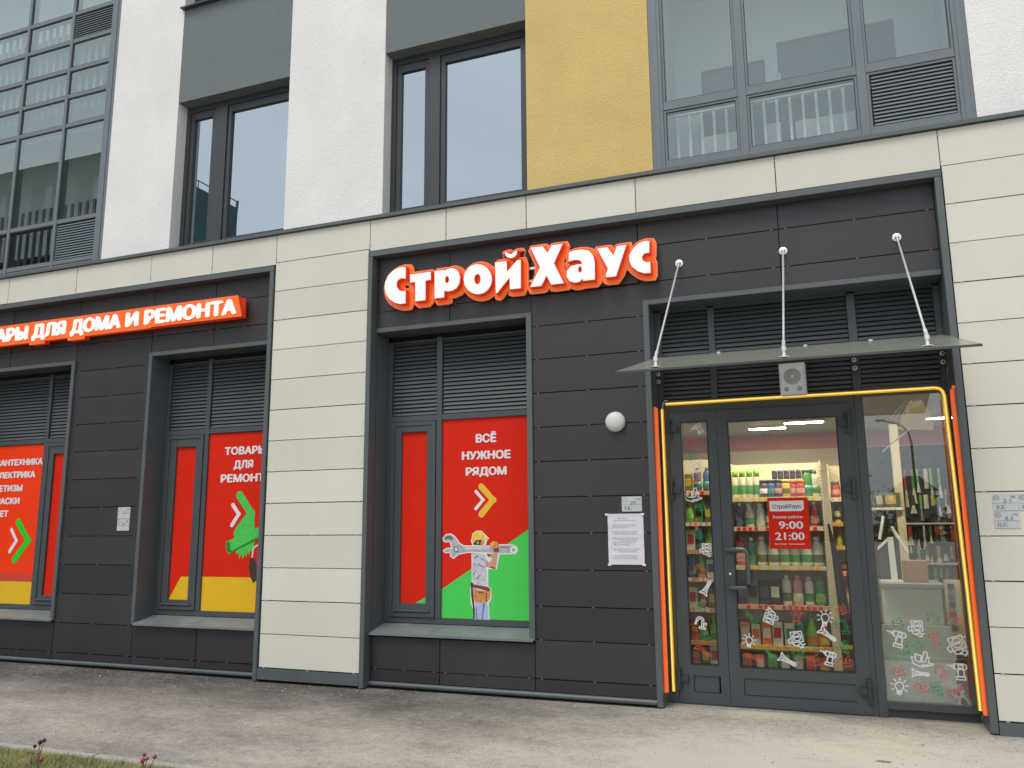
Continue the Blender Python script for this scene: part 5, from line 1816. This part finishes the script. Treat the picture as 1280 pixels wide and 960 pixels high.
# goods near the window on the right, hanging packs and small drawers
cab = thing("small_drawer_cabinet", "low rack of small packs right of the counter", "rack")
MB().box(.96, 1.6, 1.6, 1.64, .55, 1.02).build("panel", 'p_cream', cab)
for i in range(4):
    for j in range(5):
        MB().box(.985+i*.13, 1.04+i*.13, 1.585, 1.599, .60+j*.085, .645+j*.085).build("small_pack", 'p_black' if (i+j) % 3 else 'zinc', cab)
rk = thing("product_rack", "white wire rack standing below the small packs", "rack")
MB().box(.93, 1.5, 1.2, 1.5, .02, .30).build("bin", 'p_black', rk)
MB().box(.94, 1.35, 1.15, 1.18, .36, .56).build("tray", 'film_white', rk)
bnr = thing("hanging_banner", "translucent yellowish sign hanging in the upper corner of the side pane", "banner")
MT['bann'] = mixmat('yellow_banner', (.80, .66, .36), .80)
MB().prism([(.60, 2.36), (.88, 2.34), (.90, 2.43), (.82, 2.60), (.72, 2.60)], .60, .61).build("banner", 'bann', bnr)
b_ = MB()
for k in range(4):
    b_.stroke([(.56+k*.035, 2.46-.01*k), (.63+k*.03, 2.55), (.70+k*.04, 2.61)], .009, .592-.001*k)
b_.build("lines", 'film_white', bnr)
gl_ = MB().tube([(.47, .62, 2.17), (.60, .62, 2.28), (.76, .62, 2.40)], .006, 6)
tag(gl_.build("garland", 'film_white', None), "thin pale garland string behind the side pane", "garland")
dl = thing("smoke_detector", "small round detector on a short rod under the shop ceiling", "detector")
MB().tube([(.62, 2.1, 3.02), (.62, 2.1, 2.93)], .014, 8).build("rod", 'grey', dl)
MB().lathe([(.03, 0), (.055, -.01), (.055, -.035), (.03, -.05)], (.62, 2.1, 2.935), 14).build("head", 'grey', dl)
# pale sheet and cables low behind the side pane
tag(MB().box(.345, .868, .52, .535, .02, .712).build("backing_sheet", 'pale', None), "pale grey green sheet standing low behind the side pane", "panel")
tag(MB().box(.9, .99, .62, .7, .02, .50).build("dark_case", 'p_black', None), "black case behind the pane corner", "case")
cb = MB()
for k in range(7):
    a0 = .12+.02*k
    cb.tube([(.62+.02*k, .49-.004*k, .30-.015*k), (.72, .48-.004*k, .25+.02*math.sin(k)), (.82, .47-.004*k, .22+.012*k), (.90+.008*k, .46-.004*k, .28-.03*k)], .0025, 5)
for k in range(4):
    pts = [(.86+.05*math.cos(q*.52)*(1-.12*k), .475-.003*k, .21+.055*math.sin(q*.52)*(1-.12*k)) for q in range(13)]
    cb.tube(pts, .0028, 5)
tag(cb.build("cable_tangle", 'film_white', None, smooth=True), "tangle of thin pale cables low behind the side pane", "cables")

# ------------------------------------------------------------------ opening hours sign
MB().lathe([(.03, 0), (.05, .004), (.02, .008)], (0.22, -1.02, 0), 9, sy=.35).build('stone', 'p_olive', tag(thing('dark_debris', 'dark flat scrap lying on the pale asphalt before the door', 'debris'), 'dark flat scrap lying on the pale asphalt before the door', 'debris'))
oh = thing("opening_hours_sign", "red opening hours sticker reading 9:00 21:00 on the door glass", "sign")
yo = .3655
MB().prism([(-.508, 1.345), (-.500, 1.338), (-.178, 1.338), (-.170, 1.346), (-.170, 1.772), (-.178, 1.780), (-.500, 1.780), (-.508, 1.772)], yo, yo+.0015).build("sheet", 'red', oh)
MB().prism([(-.492, 1.662), (-.230, 1.662), (-.208, 1.680), (-.208, 1.752), (-.492, 1.752)], yo-.0006, yo-.0001).build("logo_box", 'film_white', oh)
text("СтройХаус", 'ink', -.468, -.228, 1.686, .036, yo-.0014, oh, bold=.045)
text("Режим работы", 'film_white', -.468, -.224, 1.600, .026, yo-.0012, oh, bold=.02)
text("9:00", 'film_white', -.425, -.222, 1.510, .068, yo-.0012, oh, bold=.03)
text("21:00", 'film_white', -.460, -.216, 1.415, .068, yo-.0012, oh, bold=.03)
text("Без обеда · Без выходных", 'film_white', -.463, -.218, 1.374, .014, yo-.0012, oh, bold=.02)

# ------------------------------------------------------------------ line drawings stuck to the glass
ICON = {}


def arc(cx, cy, r, a0, a1, n=10, sy=1):
    return [(cx+r*math.cos(R(a0+(a1-a0)*k/n)), cy+r*sy*math.sin(R(a0+(a1-a0)*k/n))) for k in range(n+1)]


ICON['drill'] = [[(-.95, .55), (-.55, .55)], [(-.55, .40), (-.30, .70), (-.30, .25), (-.55, .50)], [(-.30, .72), (.55, .72), (.75, .60), (.78, .35), (.60, .20), (-.30, .22), (-.30, .72)],
                 [(.05, .60), (.45, .60), (.45, .34), (.05, .34), (.05, .60)], [(.02, .20), (-.05, -.45), (.50, -.45), (.50, .20)], [(-.20, -.48), (.60, -.48), (.60, -.75), (-.20, -.75), (-.20, -.48)], [(.02, .05), (-.12, .0), (.0, -.15)]]
ICON['bulb'] = [arc(0, .15, .42, -50, 230, 14), [(-.27, -.17), (-.22, -.35), (.22, -.35), (.27, -.17)], [(-.22, -.40), (.22, -.40), (.20, -.70), (-.18, -.70), (-.22, -.40)], [(-.2, -.52), (.2, -.52)]]+[
    [(.62*math.cos(R(a)), .15+.62*math.sin(R(a))), (.88*math.cos(R(a)), .15+.88*math.sin(R(a)))] for a in (-30, 10, 50, 90, 130, 170, 210)]
ICON['wrench'] = [[(-.95, .50), (-.60, .28), (-.45, .02), (-.62, -.25), (-.95, -.48), (-.88, -.10), (-.70, .02), (-.88, .12), (-.95, .50)], [(-.50, .26), (.15, .14), (.75, .20), (.92, .02), (.78, -.18), (.15, -.14), (-.52, -.24)], [(.25, .06), (.68, .08), (.74, 0), (.68, -.07), (.25, -.06), (.25, .06)], [(-.3, .12), (-.2, -.10)], [(-.12, .10), (-.02, -.10)], [(.05, .08), (.12, -.08)]]
ICON['socket'] = [[(-.62, .70), (.48, .86), (.66, -.16), (-.42, -.34), (-.62, .70)], arc(.02, .27, .40, 0, 360, 14), arc(-.12, .25, .09, 0, 360, 6), arc(.16, .30, .09, 0, 360, 6), [(-.62, .10), (-.86, -.10), (-.70, -.42), (-.42, -.30), (-.30, -.60), (.10, -.66), (.30, -.42)], [(.28, -.28), (.62, -.60), (.40, -.84), (.06, -.52)], [(.55, -.50), (.82, -.42)], [(.44, -.72), (.70, -.80)]]
ICON['tap'] = [arc(-.05, .25, .55, 0, 200, 12), arc(-.05, .25, .30, 0, 180, 9), [(-.35, .25), (-.58, .05)], [(.50, .25), (.50, -.55)], [(.25, .25), (.25, -.55)], [(-.05, -.55), (.80, -.55), (.80, -.80), (-.05, -.80), (-.05, -.55)], [(.50, -.05), (.85, .10), (.92, -.15), (.50, -.28)], arc(-.62, -.15, .12, 0, 360, 7)]
ICON['paint'] = [[(-.92, .25), (-.78, -.35), (-.10, -.65), (.85, -.45), (.95, -.35), (.55, -.25), (.65, .30), (.35, .15)], [(-.55, .55), (-.05, .40), (-.15, -.20), (-.60, -.05), (-.55, .55)], [(.0, .10), (.22, .75), (.45, .78), (.52, .55), (.30, -.12), (.0, -.20), (.0, .10)], [(-.92, .25), (-.60, .20)], [(-.10, -.65), (-.05, -.45), (.85, -.45)]]
VD = {'w': 'vw', 'g': 'vg', 'r': 'vr'}
CNM = {'w': 'white', 'g': 'green', 'r': 'red'}


def decal(kind, col, x, z, s, rot, parent, flip=False, yv=.3745):
    s *= 1.2 if col == 'w' else 1.1
    b = MB()
    ca, sa = math.cos(R(rot)), math.sin(R(rot))
    i = 0
    for pl in ICON[kind]:
        q = []
        for (u, v) in pl:
            if flip:
                u = -u
            q.append((x+s*(u*ca-v*sa), z+s*(u*sa+v*ca)))
        b.stroke(q, .0088 if col == 'w' else .0066, yv-i*.0002)
        i += 1
    o = b.build("%s_sticker" % kind, VD[col], parent, recalc=False)
    o["label"] = "%s outline sticker of a %s" % (CNM[col], {'drill': 'drill', 'bulb': 'light bulb', 'wrench': 'wrench', 'socket': 'wall socket with a plug', 'tap': 'tap', 'paint': 'tray of paint tools'}[kind])


for a in [('paint', 'g', .459, .746, .045, 0), ('socket', 'w', .595, .705, .062, -8), ('tap', 'g', .720, .785, .058, 10), ('tap', 'r', .868, .790, .058, 5), ('drill', 'w', .440, .617, .070, -12), ('drill', 'r', .715, .618, .062, 10), ('paint', 'g', .570, .573, .06, 20),
          ('socket', 'w', .882, .577, .078, 10), ('wrench', 'g', .470, .491, .07, 25), ('paint', 'w', .615, .458, .070, 0), ('paint', 'r', .437, .362, .05, 0), ('wrench', 'w', .597, .351, .056, -4), ('tap', 'r', .739, .378, .052, 0), ('drill', 'w', .868, .382, .068, 0),
          ('bulb', 'w', .431, .235, .062, -6), ('paint', 'r', .590, .240, .055, 0), ('socket', 'g', .700, .240, .058, 0), ('wrench', 'r', .850, .240, .06, 30)]:
    decal(*a, E_)
for a in [('wrench', 'g', -.708, .755, .062, 130), ('socket', 'w', -.541, .764, .062, 150), ('drill', 'r', -.315, .762, .062, 0, 1), ('bulb', 'w', -.099, .757, .062, -10), ('paint', 'r', .040, .835, .050, 10), ('tap', 'g', .032, .700, .066, 0), ('wrench', 'w', -.085, .627, .068, -38),
          ('socket', 'w', -.338, .580, .068, 0), ('bulb', 'w', -.732, .548, .054, -6), ('socket', 'g', .030, .534, .055, 0), ('wrench', 'r', -.706, .420, .07, 160), ('wrench', 'g', -.560, .446, .06, 130), ('wrench', 'w', -.419, .401, .065, -28), ('paint', 'g', -.327, .462, .058, 5), ('paint', 'r', -.210, .411, .058, 0), ('drill', 'w', -.098, .440, .062, -14), ('paint', 'r', .041, .415, .058, 0)]:
    decal(*a[:6], RL, flip=len(a) > 6)
for a in [('paint', 'w', -1.158, 1.814, .070, 5), ('wrench', 'r', -1.152, 1.937, .055, 10), ('paint', 'g', -1.090, 1.709, .05, 0), ('wrench', 'r', -1.141, 1.551, .05, -80), ('socket', 'g', -1.130, 1.467, .05, 0), ('socket', 'w', -1.060, 1.329, .056, -8), ('tap', 'r', -1.132, 1.145, .062, 0), ('wrench', 'w', -1.070, 1.000, .062, 60),
          ('paint', 'g', -1.140, .844, .06, 0), ('tap', 'w', -1.144, .692, .052, -8), ('paint', 'g', -1.110, .585, .05, 0), ('wrench', 'r', -1.125, .452, .072, -40), ('drill', 'w', -1.085, 2.419, .05, 30), ('tap', 'r', -1.143, 2.303, .055, 0), ('paint', 'g', -1.149, 2.176, .045, 0), ('bulb', 'w', -1.112, 2.067, .058, -6), ('drill', 'r', -1.110, 1.990, .045, 0)]:
    decal(*a, LL)

# ------------------------------------------------------------------ what the panes mirror, across the street
def block(label, x0, x1, y0, y1, z1, msides, name="apartment_block"):
    t = thing(name, label, "building")
    MB().box(x0, x1, y0, y1, 0, z1).build("wall", msides, t)
    return t


ob = thing("apartment_block", "grey flat roofed block across the street with a dark green end wall", "building")
MB().box(-74, -38.2, -37, -27, 0, 24.1).build("wall", 'oppgrey', ob)
MB().box(-38.2, -38.0, -37, -27, 0, 24.1).build("end_wall", 'oppgreen', ob)
pr = MB()
pr.box(-38.2, -37.95, -37, -36.95, 24.1, 24.7)
pr.tube([(-38.05, -37, 24.6), (-38.05, -27, 24.6)], .05, 6)
for k in range(6):
    pr.tube([(-38.05, -36.9+k*1.9, 24.1), (-38.05, -36.9+k*1.9, 24.6)], .04, 6)
pr.build("roof_rail", 'zinc', ob)
for fl in range(7):
    z = 1.6+fl*3.2
    for k in range(3):
        yy = -35.6+k*3.2
        w_ = MB().box(-38.0, -37.93, yy, yy+1.2, z, z+1.7).build("window", 'oppwin', ob)
        MB().box(-37.93, -37.90, yy+.7, yy+1.15, z+.1, z+1.6).build("pane", 'oppwinpale', w_)
    for k in range(9):
        xx = -72.5+k*3.9
        w_ = MB().box(xx, xx+1.9, -27.0, -26.93, z-.3, z+1.9).build("window", 'oppwin', ob)
        MB().box(xx+1.3, xx+1.8, -26.93, -26.90, z+.3, z+1.7).build("pane", 'oppwinpale', w_)
lpst = thing("street_lamp", "tall street lamp with a curved arm across the street", "street lamp", loc=(5.2, -50, 0))
MB().tube([(0, 0, 0), (0, 0, 6.6), (-.12, 0, 7.3), (-.45, 0, 7.75), (-.9, 0, 7.95), (-1.5, 0, 8.12)], [.10, .075, .06, .06, .055, .05], 8).build("post", 'post', lpst, smooth=True)
MB().box(-2.0, -1.4, -.12, .12, 8.08, 8.22).build("lamp_head", 'post', lpst, bevel=.03)


def house(x, y, w_, d, h, rh, label):
    t = thing("house", label, "house", loc=(x, y, 0))
    MB().box(-w_/2, w_/2, -d/2, d/2, 0, h).build("wall", 'oppgrey', t)
    b = MB()
    b.v = [(-w_/2-.4, -d/2-.4, h), (w_/2+.4, -d/2-.4, h), (w_/2+.4, d/2+.4, h), (-w_/2-.4, d/2+.4, h), (-w_/6, 0, h+rh), (w_/6, 0, h+rh)]
    b.f = [(0, 1, 5, 4), (1, 2, 5), (2, 3, 4, 5), (3, 0, 4), (3, 2, 1, 0)]
    b.build("roof", 'roofbr', t)
    for k in (-1, 1):
        MB().box(k*w_/4-.5, k*w_/4+.5, d/2, d/2+.05, .9, 2.2).build("window", 'oppwin', t)


house(10.3, -110, 4.6, 4, 5.6, 2.0, "low brown roofed house across the street, near the lamp")
house(-14, -70, 9, 7, 4, 2.2, "low brown roofed house far across the street at left")


def tree(x, y, h, r, label, seed):
    rn = random.Random(seed)
    t = thing("tree", label, "tree", loc=(x, y, 0))
    tr = MB().tube([(0, 0, 0), (.05, 0, h*.3), (0, .05, h*.6), (0, 0, h*.85)], [.16, .12, .08, .03], 7)
    for k in range(6):
        a = rn.uniform(0, 6.28)
        z = h*rn.uniform(.3, .6)
        tr.tube([(0, 0, z), (math.cos(a)*r*.6, math.sin(a)*r*.6, z+h*.2)], [.06, .02], 5)
    tr.build("trunk", 'bark', t)
    c = MB()
    for cl_ in range(26):
        a, b_, rr = rn.uniform(0, 6.28), rn.uniform(-1, 1), rn.uniform(.3, 1)
        s_ = math.sqrt(1-b_*b_)
        cx, cy, cz = r*rr*s_*math.cos(a), r*rr*s_*math.sin(a), h*.62+h*.36*rr*b_
        for _ in range(28):
            px, py, pz = cx+rn.gauss(0, r*.17), cy+rn.gauss(0, r*.17), cz+rn.gauss(0, h*.06)
            q = .12
            n = len(c.v)
            for _k in range(3):
                c.v.append((px+rn.uniform(-q, q), py+rn.uniform(-q, q), pz+rn.uniform(-q, q)))
            c.f.append((n, n+1, n+2))
    c.build("crown", 'leafdk', t, recalc=False)


TP = ["left of the brown roofed house", "behind the street lamp", "right of the brown roofed house", "tall and thin beyond the lamp", "far left across the street", "low and round across the street", "dense at the far right", "wide between the two houses", "beside the grey block", "beyond the far house", "furthest right"]
for i, (x, y, h, r) in enumerate([(1.2, -62, 5.6, 2.2), (4.2, -66, 4.6, 2.2), (11, -60, 4.4, 2.4), (13.5, -64, 5.4, 2.2), (-5, -64, 4.6, 2.6), (-2.2, -60, 3.4, 2.2), (17, -58, 4.2, 2.6), (-9.5, -62, 5.2, 2.6), (-20, -60, 6, 3), (22, -60, 5, 3), (28, -60, 6, 3)]):
    tree(x, y, h, r, "leafy tree %s" % TP[i], 100+i)
hg = MB()
hr = random.Random(5)
for i in range(9000):
    x, y, z = hr.uniform(-60, 60), -72+hr.gauss(0, .8), abs(hr.gauss(0, 1.1))
    n = len(hg.v)
    for k in range(3):
        hg.v.append((x+hr.uniform(-.5, .5), y+hr.uniform(-.3, .3), z+hr.uniform(-.35, .35)))
    hg.f.append((n, n+1, n+2))
tag(hg.build("far_thicket", 'leafdk', None, kind="stuff", recalc=False), "dark band of far shrubs across the street", "thicket")
